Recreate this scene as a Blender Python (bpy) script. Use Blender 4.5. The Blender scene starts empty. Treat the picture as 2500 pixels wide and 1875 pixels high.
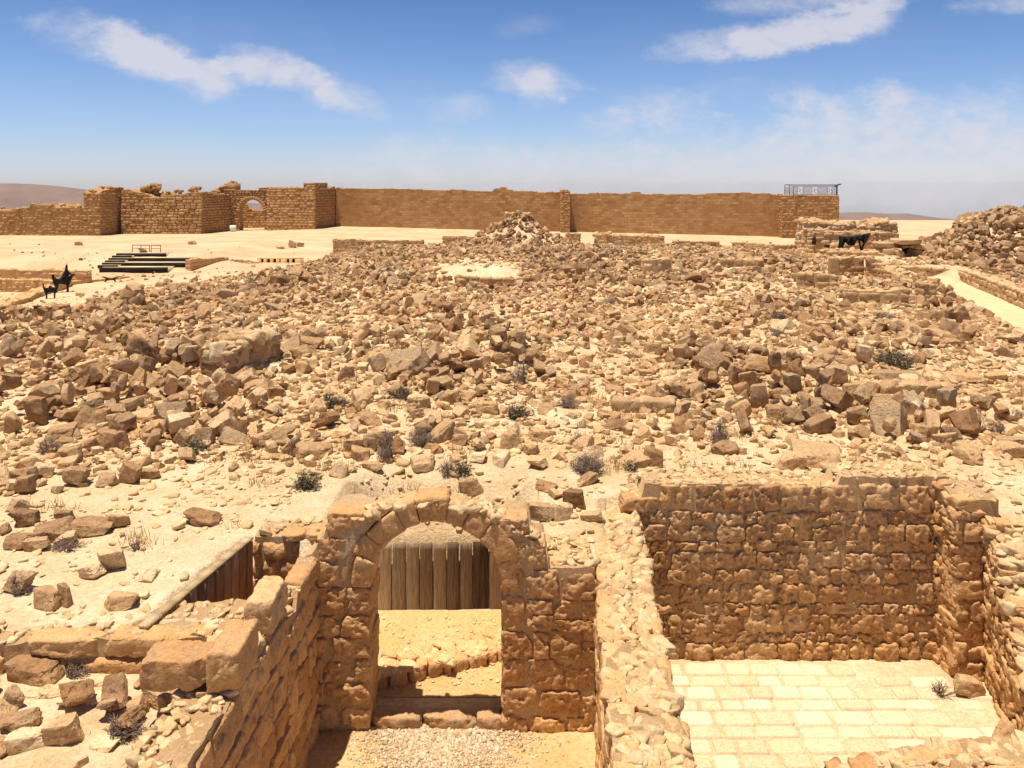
import bpy, math, random
import numpy as np

# ------------------------------------------------------------------ camera, sky, sun, exposure
scene = bpy.context.scene
COL = scene.collection
F, CX, HY, CH = 1900.0, 1250.0, 450.0, 5.9      # focal length and horizon of the photo in its own pixels; eye height in metres

cam_data = bpy.data.cameras.new("camera")
cam = bpy.data.objects.new("camera", cam_data)
COL.objects.link(cam)
cam.location = (0, 0, CH)
cam.rotation_euler = (math.radians(90), 0, 0)
cam_data.sensor_fit = 'HORIZONTAL'
cam_data.sensor_width = 36.0
cam_data.lens = 36.0 * F / 2500.0
cam_data.shift_y = -(937.5 - HY) / 2500.0
cam_data.clip_start = 0.1
cam_data.clip_end = 30000.0
scene.camera = cam

SUN_DIR = np.array([0.19, 0.075, -1.0])          # the way the light travels: high, from the left and a little from behind the camera
SUN_DIR = SUN_DIR / np.linalg.norm(SUN_DIR)
sun_data = bpy.data.lights.new("sun", 'SUN')
sun_data.energy = 5.0
sun_data.angle = math.radians(0.53)
sun_data.color = (1.0, 0.895, 0.765)
sun = bpy.data.objects.new("sun", sun_data)
COL.objects.link(sun)
from mathutils import Vector
sun.rotation_euler = Vector(SUN_DIR.tolist()).to_track_quat('-Z', 'Y').to_euler()

world = bpy.data.worlds.new("World")
scene.world = world
world.use_nodes = True


def build_world():
    nt = world.node_tree
    nt.nodes.clear()
    N, L = nt.nodes.new, nt.links.new
    out = N('ShaderNodeOutputWorld')
    bg = N('ShaderNodeBackground')
    bg.inputs['Strength'].default_value = 0.070
    L(bg.outputs[0], out.inputs['Surface'])
    sky = N('ShaderNodeTexSky')
    sky.sky_type = 'NISHITA'
    sky.sun_disc = False
    sky.sun_elevation = math.asin(-SUN_DIR[2])
    sky.sun_rotation = math.atan2(-SUN_DIR[0], -SUN_DIR[1])
    sky.altitude = 600
    sky.air_density = 1.0
    sky.dust_density = 0.4
    sky.ozone_density = 1.5
    tc = N('ShaderNodeTexCoord')
    sep = N('ShaderNodeSeparateXYZ')
    L(tc.outputs['Generated'], sep.inputs[0])

    def math_(op, a, b=None, clamp=False):
        n = N('ShaderNodeMath')
        n.operation = op
        n.use_clamp = clamp
        for i, v in enumerate((a, b)):
            if v is None:
                continue
            if isinstance(v, (int, float)):
                n.inputs[i].default_value = v
            else:
                L(v, n.inputs[i])
        return n.outputs[0]
    ymax = math_('MAXIMUM', sep.outputs['Y'], 0.02)
    u = math_('DIVIDE', sep.outputs['X'], ymax)
    v = math_('DIVIDE', sep.outputs['Z'], ymax)
    # clear air: the deep blue of a dry desert sky, paler and greyer toward the horizon
    hue = N('ShaderNodeValToRGB')
    er = hue.color_ramp.elements
    er[0].position = 0.0
    er[0].color = SKYC[0]
    er[1].position = 1.0
    er[1].color = SKYC[4]
    for p, c in ((0.035, SKYC[1]), (0.11, SKYC[2]), (0.24, SKYC[3])):
        e = er.new(p)
        e.color = c
    L(sep.outputs['Z'], hue.inputs[0])
    mulc = N('ShaderNodeMix')
    mulc.data_type = 'RGBA'
    mulc.blend_type = 'MULTIPLY'
    mulc.inputs[0].default_value = 1.0
    L(sky.outputs[0], mulc.inputs[6])
    L(hue.outputs[0], mulc.inputs[7])
    # warped sky coordinates for the cloud outlines
    comb = N('ShaderNodeCombineXYZ')
    L(u, comb.inputs[0])
    L(v, comb.inputs[1])

    def noise(scale, detail, off, rough=0.55, sy=1.0):
        m = N('ShaderNodeMapping')
        m.inputs['Location'].default_value = off
        m.inputs['Scale'].default_value = (1, sy, 1)
        L(comb.outputs[0], m.inputs[0])
        n = N('ShaderNodeTexNoise')
        n.inputs['Scale'].default_value = scale
        n.inputs['Detail'].default_value = detail
        n.inputs['Roughness'].default_value = rough
        L(m.outputs[0], n.inputs['Vector'])
        return n.outputs['Fac']
    n1 = noise(8.0, 6.0, (3.1, 0.7, 0), 0.6, 1.5)
    n2 = noise(24.0, 8.0, (7.7, 2.2, 0), 0.68, 1.7)
    wob = math_('ADD', math_('MULTIPLY', math_('SUBTRACT', n1, 0.5), 2.0), math_('MULTIPLY', math_('SUBTRACT', n2, 0.5), 1.5))
    total = None
    for px, py, a, b, rot, amp in CLOUDS:
        cu, cv = (px - CX) / F, (HY - py) / F
        c, s = math.cos(math.radians(rot)), math.sin(math.radians(rot))
        du = math_('SUBTRACT', u, cu)
        dv = math_('SUBTRACT', v, cv)
        xx = math_('MULTIPLY', math_('ADD', math_('MULTIPLY', du, c), math_('MULTIPLY', dv, s)), F / a)
        yy = math_('MULTIPLY', math_('SUBTRACT', math_('MULTIPLY', dv, c), math_('MULTIPLY', du, s)), F / b)
        d2 = math_('ADD', math_('MULTIPLY', xx, xx), math_('MULTIPLY', yy, yy))
        g = math_('MULTIPLY', math_('SUBTRACT', math_('ADD', 1.0, wob), d2), amp)
        g = math_('MAXIMUM', g, 0.0)
        total = g if total is None else math_('ADD', total, g)
    total = math_('MINIMUM', total, 1.0)
    dens = N('ShaderNodeMapRange')
    dens.interpolation_type = 'SMOOTHSTEP'
    dens.inputs['From Max'].default_value = 1.0
    dens.inputs['To Max'].default_value = 0.80
    L(total, dens.inputs['Value'])
    front = math_('GREATER_THAN', sep.outputs['Y'], 0.05)
    fac = math_('MULTIPLY', dens.outputs[0], front)
    mix = N('ShaderNodeMix')
    mix.data_type = 'RGBA'
    L(fac, mix.inputs[0])
    L(mulc.outputs[2], mix.inputs[6])
    mix.inputs[7].default_value = CLOUDC
    L(mix.outputs[2], bg.inputs['Color'])


SKYC = [(1.04, 1.11, 1.54, 1), (1.00, 1.08, 1.46, 1), (0.92, 1.05, 1.38, 1), (0.62, 0.84, 1.17, 1), (0.54, 0.46, 0.41, 1)]
CLOUDC = (8.1, 7.9, 8.5, 1)
CLOUDS = [(235, 92, 175, 70, -10, 0.50), (340, 130, 140, 70, -24, 0.50), (450, 178, 160, 60, -20, 0.50), (560, 178, 130, 46, -4, 0.42), (665, 168, 155, 58, -12, 0.52), (760, 202, 130, 54, -24, 0.42), (850, 235, 115, 52, -24, 0.34),
          (1830, 98, 260, 52, 6, 0.52), (1960, 78, 200, 58, 12, 0.5), (2090, 52, 130, 56, 16, 0.46), (1960, 4, 300, 42, 3, 0.46), (1320, 198, 150, 54, -5, 0.55),
          (1318, 235, 66, 56, 0, 0.36), (1625, 258, 200, 54, -8, 0.34), (1130, 262, 110, 44, -5, 0.28), (1290, 60, 110, 38, 5, 0.26),
          (2430, 8, 160, 32, 3, 0.45), (2230, 290, 560, 95, 3, 0.30), (1470, 296, 120, 40, 0, 0.26), (1950, 440, 1250, 180, 0, 0.34), (1150, 400, 560, 90, 0, 0.24),
          (2350, 400, 820, 210, 0, 0.37), (600, 150, 760, 170, -14, 0.14), (1900, 90, 700, 150, 6, 0.13), (1950, 230, 330, 50, 0, .2)]
build_world()

scene.view_settings.view_transform = 'Standard'
scene.view_settings.look = 'None'
scene.view_settings.exposure = 0.4
scene.view_settings.gamma = 1.0

rnd = random.Random(11)
rng = np.random.default_rng(11)


# ------------------------------------------------------------------ numeric helpers
def hash3(ix, iy, iz, seed):
    h = (ix.astype(np.int64) * 374761393 + iy.astype(np.int64) * 668265263 + iz.astype(np.int64) * 1440662683 + seed * 974711) & 0xFFFFFFFF
    h = ((h ^ (h >> 13)) * 1274126177) & 0xFFFFFFFF
    h = ((h ^ (h >> 16)) * 2246822519) & 0xFFFFFFFF
    return ((h ^ (h >> 15)) & 0xFFFFFF) / float(0xFFFFFF)


def vnoise(p, seed=0):
    """value noise in -1..1 at points p (...,3)"""
    p = np.asarray(p, float)
    i = np.floor(p).astype(np.int64)
    f = p - i
    f = f * f * (3 - 2 * f)
    x, y, z = i[..., 0], i[..., 1], i[..., 2]
    fx, fy, fz = f[..., 0], f[..., 1], f[..., 2]
    r = 0
    for a in (0, 1):
        wx = fx if a else 1 - fx
        for b in (0, 1):
            wy = fy if b else 1 - fy
            for c in (0, 1):
                wz = fz if c else 1 - fz
                r = r + wx * wy * wz * hash3(x + a, y + b, z + c, seed)
    return r * 2 - 1


def fbm(p, octaves=3, seed=0):
    p = np.asarray(p, float)
    r, a, s = 0, 1.0, 0.0
    for k in range(octaves):
        r = r + a * vnoise(p * (2.03 ** k) + 17.3 * k, seed + k)
        s += a
        a *= 0.5
    return r / s


def sstep(x, a=0.0, b=1.0):
    t = np.clip((np.asarray(x, float) - a) / (b - a), 0, 1)
    return t * t * (3 - 2 * t)


def at(px, py, Y):
    return np.array([(px - CX) / F * Y, Y, CH - (py - HY) / F * Y])


def zat(py, Y):
    return CH - (py - HY) / F * Y


def xat(px, Y):
    return (px - CX) / F * Y


# ------------------------------------------------------------------ mesh building
class Acc:
    """collects geometry for one mesh, with a per-vertex colour value (tint) and weathering value (lichen)"""

    def __init__(self):
        self.V, self.Q, self.T, self.tint, self.lich, self.n = [], [], [], [], [], 0

    def add(self, v, quads=None, tris=None, tint=0.5, lich=0.0):
        v = np.asarray(v, float).reshape(-1, 3)
        if quads is not None and len(quads):
            self.Q.append(np.asarray(quads, np.int64).reshape(-1, 4) + self.n)
        if tris is not None and len(tris):
            self.T.append(np.asarray(tris, np.int64).reshape(-1, 3) + self.n)
        self.V.append(v)
        self.tint.append(np.broadcast_to(np.asarray(tint, float), (len(v),)))
        self.lich.append(np.broadcast_to(np.asarray(lich, float), (len(v),)))
        self.n += len(v)

    def box(self, x0, x1, y0, y1, z0, z1, tint=0.5):
        v = [(x, y, z) for x in (x0, x1) for y in (y0, y1) for z in (z0, z1)]
        self.add(v, [(0, 1, 3, 2), (4, 6, 7, 5), (0, 4, 5, 1), (2, 3, 7, 6), (0, 2, 6, 4), (1, 5, 7, 3)], tint=tint)

    def obox(self, c, ax, ay, az, tint=0.5):
        """box from its centre and three half-axis vectors"""
        c, ax, ay, az = (np.asarray(a, float) for a in (c, ax, ay, az))
        v = [c + i * ax + j * ay + k * az for i in (-1, 1) for j in (-1, 1) for k in (-1, 1)]
        self.add(v, [(0, 1, 3, 2), (4, 6, 7, 5), (0, 4, 5, 1), (2, 3, 7, 6), (0, 2, 6, 4), (1, 5, 7, 3)], tint=tint)

    def bar(self, a, b, r, tint=0.5, sides=5, r2=None):
        a, b = np.asarray(a, float), np.asarray(b, float)
        d = b - a
        d = d / (np.linalg.norm(d) + 1e-9)
        u = np.cross(d, (0, 0, 1) if abs(d[2]) < 0.9 else (1, 0, 0))
        u /= np.linalg.norm(u)
        w = np.cross(d, u)
        r2 = r if r2 is None else r2
        ang = np.arange(sides) * 2 * math.pi / sides
        ring = np.outer(np.cos(ang), u) + np.outer(np.sin(ang), w)
        v = np.vstack([a + ring * r, b + ring * r2, [a], [b]])
        q = [(i, (i + 1) % sides, sides + (i + 1) % sides, sides + i) for i in range(sides)]
        t = [(2 * sides, (i + 1) % sides, i) for i in range(sides)] + [(2 * sides + 1, sides + i, sides + (i + 1) % sides) for i in range(sides)]
        self.add(v, q, t, tint=tint)

    def build(self, name, mat, parent=None, origin=None, smooth=None):
        V = np.vstack(self.V)
        if origin is None:
            origin = np.zeros(3)
        origin = np.asarray(origin, float)
        V = V - origin
        Q = np.vstack(self.Q) if self.Q else np.zeros((0, 4), np.int64)
        T = np.vstack(self.T) if self.T else np.zeros((0, 3), np.int64)
        me = bpy.data.meshes.new(name)
        me.vertices.add(len(V))
        me.vertices.foreach_set('co', V.astype(np.float32).ravel())
        loops = np.concatenate([Q.ravel(), T.ravel()]).astype(np.int32)
        me.loops.add(len(loops))
        me.loops.foreach_set('vertex_index', loops)
        starts = np.concatenate([np.arange(len(Q)) * 4, len(Q) * 4 + np.arange(len(T)) * 3]).astype(np.int32)
        me.polygons.add(len(starts))
        me.polygons.foreach_set('loop_start', starts)
        if smooth:
            me.polygons.foreach_set('use_smooth', np.ones(len(starts), bool))
        me.update(calc_edges=True)
        if smooth and smooth < 179:
            me.set_sharp_from_angle(angle=math.radians(smooth))
        for nm, dat in (('tint', self.tint), ('lichen', self.lich)):
            at_ = me.attributes.new(nm, 'FLOAT', 'POINT')
            at_.data.foreach_set('value', np.concatenate(dat).astype(np.float32))
        me.materials.append(mat)
        o = bpy.data.objects.new(name, me)
        COL.objects.link(o)
        if parent is not None:
            o.parent = parent
            o.location = (origin - np.array(ORIG.get(parent.name, (0, 0, 0)))).tolist()
        else:
            o.location = origin.tolist()
        ORIG[o.name] = origin
        return o


ORIG = {}


def tag(o, label, cat, group=None, kind=None):
    o['label'] = label
    o['category'] = cat
    o['kind'] = kind or 'thing'
    if group:
        o['group'] = group
    if kind:
        o['kind'] = kind
    return o


def struct(o, kind='structure'):
    o['kind'] = kind
    return o


def thing(name, loc, label, cat, group=None):
    o = bpy.data.objects.new(name, None)
    COL.objects.link(o)
    o.location = [float(a) for a in loc]
    o.empty_display_size = 0.2
    ORIG[o.name] = np.asarray(loc, float)
    return tag(o, label, cat, group)


_grid_cache = {}


def cube_grid(nx, ny, nz):
    """surface grid of the cube [-1,1]^3: vertices and outward quads"""
    key = (nx, ny, nz)
    if key in _grid_cache:
        return _grid_cache[key]
    idx, V, Q = {}, [], []

    def vid(i, j, k):
        t = (i, j, k)
        if t not in idx:
            idx[t] = len(V)
            V.append((2 * i / nx - 1, 2 * j / ny - 1, 2 * k / nz - 1))
        return idx[t]
    for k in (0, nz):
        for i in range(nx):
            for j in range(ny):
                q = [vid(i, j, k), vid(i + 1, j, k), vid(i + 1, j + 1, k), vid(i, j + 1, k)]
                Q.append(q if k else q[::-1])
    for j in (0, ny):
        for i in range(nx):
            for k in range(nz):
                q = [vid(i, j, k), vid(i + 1, j, k), vid(i + 1, j, k + 1), vid(i, j, k + 1)]
                Q.append(q[::-1] if j else q)
    for i in (0, nx):
        for j in range(ny):
            for k in range(nz):
                q = [vid(i, j, k), vid(i, j + 1, k), vid(i, j + 1, k + 1), vid(i, j, k + 1)]
                Q.append(q if i else q[::-1])
    r = (np.array(V, float), np.array(Q, np.int64))
    _grid_cache[key] = r
    return r


def rounded(v, k):
    n = (np.abs(v) ** k).sum(-1, keepdims=True) ** (1.0 / k)
    return v / n


def add_many(acc, V, quads, tint, lich):
    """V: (S,n,3) solids that share one face list"""
    S, n = V.shape[:2]
    if S == 0:
        return
    q = (quads[None] + (np.arange(S) * n)[:, None, None]).reshape(-1, 4)
    acc.add(V.reshape(-1, 3), q, tint=np.repeat(np.asarray(tint, float), n), lich=np.repeat(np.asarray(lich, float), n))


def dressed(acc, cen, half, axes, grid=(8, 4, 6), k=9.0, rough=0.02, tint=None, lich=None, chip=1.0):
    """squared building stones: cen (S,3), half (S,3), axes (S,3,3) or (3,3) rows = local x,y,z"""
    cen, half = np.asarray(cen, float).reshape(-1, 3), np.asarray(half, float).reshape(-1, 3)
    S = len(cen)
    if S == 0:
        return
    v, q = cube_grid(*grid)
    v = rounded(v, k)
    axes = np.broadcast_to(np.asarray(axes, float), (S, 3, 3))
    loc = v[None] * half[:, None]
    off = rng.uniform(-50, 50, (S, 1, 3))
    nd = v / np.linalg.norm(v, axis=1, keepdims=True)
    p = loc + off
    for c_ in range(7):
        nn = rng.choice([-1.0, 1.0], (S, 3)) * rng.uniform(.15, 1.0, (S, 3))
        if c_ % 2:
            nn[np.arange(S), rng.integers(0, 3, S)] *= .1
        nn /= np.linalg.norm(nn, axis=1, keepdims=True)
        dot = np.einsum('snj,sj->sn', loc, nn)
        lim = dot.max(1) * (1 - rng.uniform(0, .2, S) * chip)
        loc = loc - nn[:, None] * np.maximum(dot - lim[:, None], 0)[..., None]
    if chip:
        for c_ in range(10):             # tooled, flaked faces: shallow tilted planes on both wall faces
            tl = rng.normal(0, .17, (S, 2))
            nn = np.stack([tl[:, 0], np.full(S, 1.0 if c_ % 2 else -1.0), tl[:, 1]], 1)
            nn /= np.linalg.norm(nn, axis=1, keepdims=True)
            dot = np.einsum('snj,sj->sn', loc, nn)
            spread = half[:, 0] * np.abs(nn[:, 0]) + half[:, 2] * np.abs(nn[:, 2])
            lim = half[:, 1] * np.abs(nn[:, 1]) + spread * rng.uniform(.0, .75, S)
            loc = loc - nn[:, None] * np.clip(dot - lim[:, None], 0, rough * .55 * min(chip, 1.0))[..., None]
    d = fbm(p * 6.0, 2, 5) * 0.28 + fbm(p * 16.0, 2, 9) * 0.75 + fbm(p * 34.0, 1, 12) * 0.4
    d = np.where(d < -0.2, d * 1.6, d * 0.75) * chip
    loc = loc + nd[None] * (d * rough)[..., None]
    W = np.einsum('snj,sjk->snk', loc, axes) + cen[:, None]
    if tint is None:
        tint = rng.uniform(0.3, 0.75, S)
    if lich is None:
        lich = np.zeros(S)
    add_many(acc, W, q, tint, lich)


# rock prototypes: faceted blocks about one unit in half-size
def rock_proto(n, seed, cuts=6, k=5.0, rough=0.07):
    r = np.random.default_rng(seed)
    v, q = cube_grid(n, n, n)
    v = rounded(v, r.uniform(k * 0.7, k * 1.4))
    v = v * r.uniform(0.82, 1.12, 3)
    v[:, 0] += v[:, 2] * r.uniform(-0.25, 0.25)
    v[:, 1] += v[:, 2] * r.uniform(-0.25, 0.25)
    v[:, 0] *= 1 + v[:, 1] * r.uniform(-0.22, 0.22)
    v[:, 2] *= 1 + v[:, 0] * r.uniform(-0.25, 0.25)
    for _ in range(cuts):
        nn = r.normal(size=3)
        nn /= np.linalg.norm(nn)
        sup = (v @ nn).max()
        d = sup * r.uniform(0.58, 0.86)
        s = np.maximum(v @ nn - d, 0)
        v = v - nn * s[:, None]
    nd = v / (np.linalg.norm(v, axis=1, keepdims=True) + 1e-6)
    off = r.uniform(-30, 30, 3)
    v = v + nd * (fbm(v * 1.7 + off, 2, seed) * rough * 0.8 + fbm(v * 5.0 + off, 2, seed + 3) * rough * 0.75)[:, None]
    return v, q


PROTO = {n: [rock_proto(n, 100 * n + i, cuts=int(c), k=kk, rough=.08 if n < 6 else .12) for i, (c, kk) in enumerate(
    zip(rng.integers(4, 9, 24), rng.uniform(8, 22, 24)))] for n in (2, 3, 4, 6, 10)}


def rotmats(yaw, tx, ty):
    cz, sz, cx, sx, cy, sy = np.cos(yaw), np.sin(yaw), np.cos(tx), np.sin(tx), np.cos(ty), np.sin(ty)
    z = np.zeros_like(cz)
    o = np.ones_like(cz)
    Rz = np.stack([np.stack([cz, -sz, z], -1), np.stack([sz, cz, z], -1), np.stack([z, z, o], -1)], -2)
    Rx = np.stack([np.stack([o, z, z], -1), np.stack([z, cx, -sx], -1), np.stack([z, sx, cx], -1)], -2)
    Ry = np.stack([np.stack([cy, z, sy], -1), np.stack([z, o, z], -1), np.stack([-sy, z, cy], -1)], -2)
    return Rz @ Rx @ Ry


def rocks(acc, pos, half, yaw, tx, ty, tint, lich, n, kind=None):
    pos, half = np.asarray(pos, float).reshape(-1, 3), np.asarray(half, float).reshape(-1, 3)
    S = len(pos)
    if S == 0:
        return
    R = rotmats(np.asarray(yaw, float), np.asarray(tx, float), np.asarray(ty, float))
    kind = rng.integers(0, len(PROTO[n]), S) if kind is None else np.asarray(kind)
    tint, lich = np.broadcast_to(tint, (S,)), np.broadcast_to(lich, (S,))
    for kk in np.unique(kind):
        m = kind == kk
        v, q = PROTO[n][kk]
        W = np.einsum('snj,skj->snk', v[None] * half[m][:, None], R[m]) + pos[m][:, None]
        add_many(acc, W, q, tint[m], lich[m])


def scatter_cap(acc, pts, smin, smax, n=4, flat=0.6, tint=(0.35, 0.95), sink=0.72):
    """small stones bedded in the mortar on top of a wall"""
    pts = np.asarray(pts, float).reshape(-1, 3)
    S = len(pts)
    if S == 0:
        return
    s = smin + (smax - smin) * rng.random(S) ** 1.8
    half = np.stack([s * rng.uniform(0.7, 1.3, S), s * rng.uniform(0.6, 1.1, S), s * rng.uniform(0.6, 1.1, S) * flat], 1)
    p = pts.copy()
    p[:, 2] += half[:, 2] * (0.55 - sink)
    rocks(acc, p, half, rng.uniform(0, 6.3, S), rng.normal(0, 0.3, S), rng.normal(0, 0.3, S), rng.uniform(*tint, S), rng.uniform(0, 0.4, S), n)


def core_strip(acc, u, zb, zt, A, d, nb, t0, t1, nt=10, rough=0.03, tint=0.7):
    """mortar body of a wall: columns along u with bottom zb(u), top zt(u), from depth t0 to t1 behind the face line"""
    nu = len(u)
    zb, zt = np.broadcast_to(np.asarray(zb, float), (nu,)), np.broadcast_to(np.asarray(zt, float), (nu,))
    t = np.linspace(t0, t1, nt)
    A, d, nb = np.asarray(A, float), np.asarray(d, float), np.asarray(nb, float)

    def sheet(P, flip):
        idx = np.arange(P.shape[0] * P.shape[1]).reshape(P.shape[:2])
        q = np.stack([idx[:-1, :-1], idx[1:, :-1], idx[1:, 1:], idx[:-1, 1:]], -1).reshape(-1, 4)
        acc.add(P.reshape(-1, 3), q[:, ::-1] if flip else q, tint=tint)
    xy = A[None, None] + u[:, None, None] * d + t[None, :, None] * nb
    top = np.concatenate([xy, np.broadcast_to(zt[:, None, None], (nu, nt, 1))], -1)
    top[..., 2] += fbm(top * np.array([5, 5, 3.0]), 3, 21) * rough * 2 + fbm(top * 15.0, 2, 23) * rough
    bot = np.concatenate([xy, np.broadcast_to(zb[:, None, None], (nu, nt, 1))], -1)
    sheet(top, False)
    sheet(bot, True)
    nz = int(np.clip((zt - zb).max() / max(step_of(u), .03), 2, 60))
    f = np.linspace(0, 1, nz)[None, :, None]
    d3, n3 = np.array([*d, 0]), np.array([*nb, 0])
    for T, B, ax, fl in ((top[:, 0], bot[:, 0], n3, True), (top[:, -1], bot[:, -1], -n3, False), (top[0], bot[0], d3, False), (top[-1], bot[-1], -d3, True)):
        P = B[:, None] * (1 - f) + T[:, None] * f
        w = np.sin(np.clip(f[..., 0], 0, 1) * math.pi) ** .3
        w[:, [0, -1]] = 0
        w = np.broadcast_to(w, P.shape[:2]).copy()
        w[[0, -1]] = 0
        P = P - ax * ((fbm(P * 9.0, 3, 31) * .7) * rough * w)[..., None]
        sheet(P, fl)


def step_of(u):
    return float(u[1] - u[0]) if len(u) > 1 else .1


def face_stones(A, d, nrm, L, z0, prof, course, bw, depth, prot, gap, u0=0.0, skip=None, batter=0.0, fit=0.45, zjit=0.0, rows=None):
    """lay courses of stones on the face that starts at A, runs along d and looks along nrm"""
    cen, half, z, row = [], [], z0, 0
    zmax = max(prof(u0 + L * i / 60.0) for i in range(61))
    while z < zmax:
        h = rnd.uniform(*course)
        if rows and row < len(rows):
            h, bw, prot = rows[row]
        u = u0 - rnd.uniform(0, bw[0])
        while u < u0 + L - 0.04:
            w = rnd.uniform(*bw)
            a, b = max(u, u0), min(u + w, u0 + L)
            if u0 + L - b < bw[0] * 0.6:
                b = u0 + L
            if b - a > 0.06:
                mid = (a + b) / 2
                pt = prof(mid)
                hh = h if pt > z + h else pt - z
                if hh > h * fit and not (skip and skip(mid, z + hh / 2)):
                    p = rnd.uniform(*prot) + batter * (zmax - z)
                    c = np.array([*(np.asarray(A) + np.asarray(d) * mid - np.asarray(nrm) * (depth / 2 - p)), z + hh / 2])
                    c[2] += rnd.uniform(-1, 1) * zjit * .6
                    cen.append(c)
                    half.append(((b - a - gap) / 2 + rnd.uniform(-.4, .4) * zjit, depth / 2, (hh - gap) / 2 + rnd.uniform(-.6, .8) * zjit))
            u = b if b == u0 + L else u + w
        z += h
        row += 1
    axes = np.array([[d[0], d[1], 0], [-d[1], d[0], 0], [0, 0, 1.0]])
    return np.array(cen).reshape(-1, 3), np.array(half).reshape(-1, 3), axes


# ------------------------------------------------------------------ materials (procedural)
class NT:
    def __init__(self, name):
        self.m = bpy.data.materials.new(name)
        self.m.use_nodes = True
        self.t = self.m.node_tree
        self.t.nodes.clear()
        self.out = self.t.nodes.new('ShaderNodeOutputMaterial')
        self.b = self.t.nodes.new('ShaderNodeBsdfPrincipled')
        self.t.links.new(self.b.outputs[0], self.out.inputs['Surface'])
        self.b.inputs['Roughness'].default_value = 0.9
        self.b.inputs['Specular IOR Level'].default_value = 0.15
        self.co = self.t.nodes.new('ShaderNodeTexCoord').outputs['Object']

    def node(self, t):
        return self.t.nodes.new(t)

    def put(self, v, sock):
        if isinstance(v, (int, float)):
            sock.default_value = v
        elif isinstance(v, tuple):
            sock.default_value = v if len(v) == 4 or sock.type == 'VECTOR' else (*v, 1)
        else:
            self.t.links.new(v, sock)

    def noise(self, scale, detail=3.0, rough=0.55, vec=None, stretch=None):
        n = self.node('ShaderNodeTexNoise')
        n.inputs['Scale'].default_value = scale
        n.inputs['Detail'].default_value = detail
        n.inputs['Roughness'].default_value = rough
        vec = self.co if vec is None else vec
        if stretch:
            mp = self.node('ShaderNodeMapping')
            mp.inputs['Scale'].default_value = stretch
            self.put(vec, mp.inputs[0])
            vec = mp.outputs[0]
        self.put(vec, n.inputs['Vector'])
        return n.outputs['Fac']

    def voro(self, scale, feature='F1'):
        n = self.node('ShaderNodeTexVoronoi')
        n.feature = feature
        n.inputs['Scale'].default_value = scale
        self.put(self.co, n.inputs['Vector'])
        return n.outputs['Distance']

    def ramp(self, fac, stops, interp='LINEAR'):
        n = self.node('ShaderNodeValToRGB')
        n.color_ramp.interpolation = interp
        e = n.color_ramp.elements
        e[0].position, e[0].color = stops[0][0], (*stops[0][1], 1)
        e[1].position, e[1].color = stops[-1][0], (*stops[-1][1], 1)
        for p, c in stops[1:-1]:
            x = e.new(p)
            x.color = (*c, 1)
        self.put(fac, n.inputs[0])
        return n.outputs[0]

    def math(self, op, a, b=0.0, clamp=False):
        n = self.node('ShaderNodeMath')
        n.operation = op
        n.use_clamp = clamp
        self.put(a, n.inputs[0])
        self.put(b, n.inputs[1])
        return n.outputs[0]

    def range(self, v, a, b, c=0.0, d=1.0):
        n = self.node('ShaderNodeMapRange')
        n.interpolation_type = 'SMOOTHSTEP'
        for i, x in zip(('From Min', 'From Max', 'To Min', 'To Max'), (a, b, c, d)):
            n.inputs[i].default_value = x
        self.put(v, n.inputs['Value'])
        return n.outputs[0]

    def mix(self, fac, a, b, blend='MIX'):
        n = self.node('ShaderNodeMix')
        n.data_type = 'RGBA'
        n.blend_type = blend
        self.put(fac, n.inputs[0])
        self.put(a, n.inputs[6])
        self.put(b, n.inputs[7])
        return n.outputs[2]

    def attr(self, name):
        n = self.node('ShaderNodeAttribute')
        n.attribute_name = name
        return n.outputs['Fac']

    def bump(self, h, dist, strength=1.0, prev=None):
        n = self.node('ShaderNodeBump')
        n.inputs['Distance'].default_value = dist
        n.inputs['Strength'].default_value = strength
        self.put(h, n.inputs['Height'])
        if prev is not None:
            self.put(prev, n.inputs['Normal'])
        return n.outputs[0]

    def done(self, col, normal=None):
        self.put(col, self.b.inputs['Base Color'])
        if normal is not None:
            self.put(normal, self.b.inputs['Normal'])
        return self.m


def stone_mat(name, stops, warm, bump=0.02, scale=1.0, lichen=(0.38, 0.285, 0.18), warm_amt=0.45, pits=True):
    t = NT(name)
    tint = t.attr('tint')
    n_big = t.noise(1.3 * scale, 3)
    n_mid = t.noise(7.0 * scale, 4, 0.6)
    n_fin = t.noise(38.0 * scale, 4, 0.65)
    f = t.math('ADD', tint, t.math('MULTIPLY', t.math('SUBTRACT', n_mid, 0.5), 0.55), clamp=True)
    c = t.ramp(f, stops)
    c = t.mix(t.range(n_big, 0.42, 0.68, 0.0, warm_amt), c, warm)
    c = t.mix(t.math('MULTIPLY', t.attr('lichen'), t.range(t.noise(5.0 * scale, 5, 0.7), 0.38, 0.56)), c, lichen)
    val = t.range(n_fin, 0.25, 0.75, 0.78, 1.16)
    comb = t.node('ShaderNodeCombineXYZ')
    for i in range(3):
        t.put(val, comb.inputs[i])
    c = t.mix(1.0, c, comb.outputs[0], 'MULTIPLY')
    h = t.math('ADD', t.math('MULTIPLY', n_mid, 0.75), t.math('MULTIPLY', n_fin, 0.32))
    if pits:
        pit = t.range(t.noise(16.0 * scale, 3, 0.6), 0.30, 0.46)
        h = t.math('ADD', h, t.math('MULTIPLY', pit, 0.28))
    return t.done(c, t.bump(h, bump, 1.0))


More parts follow.
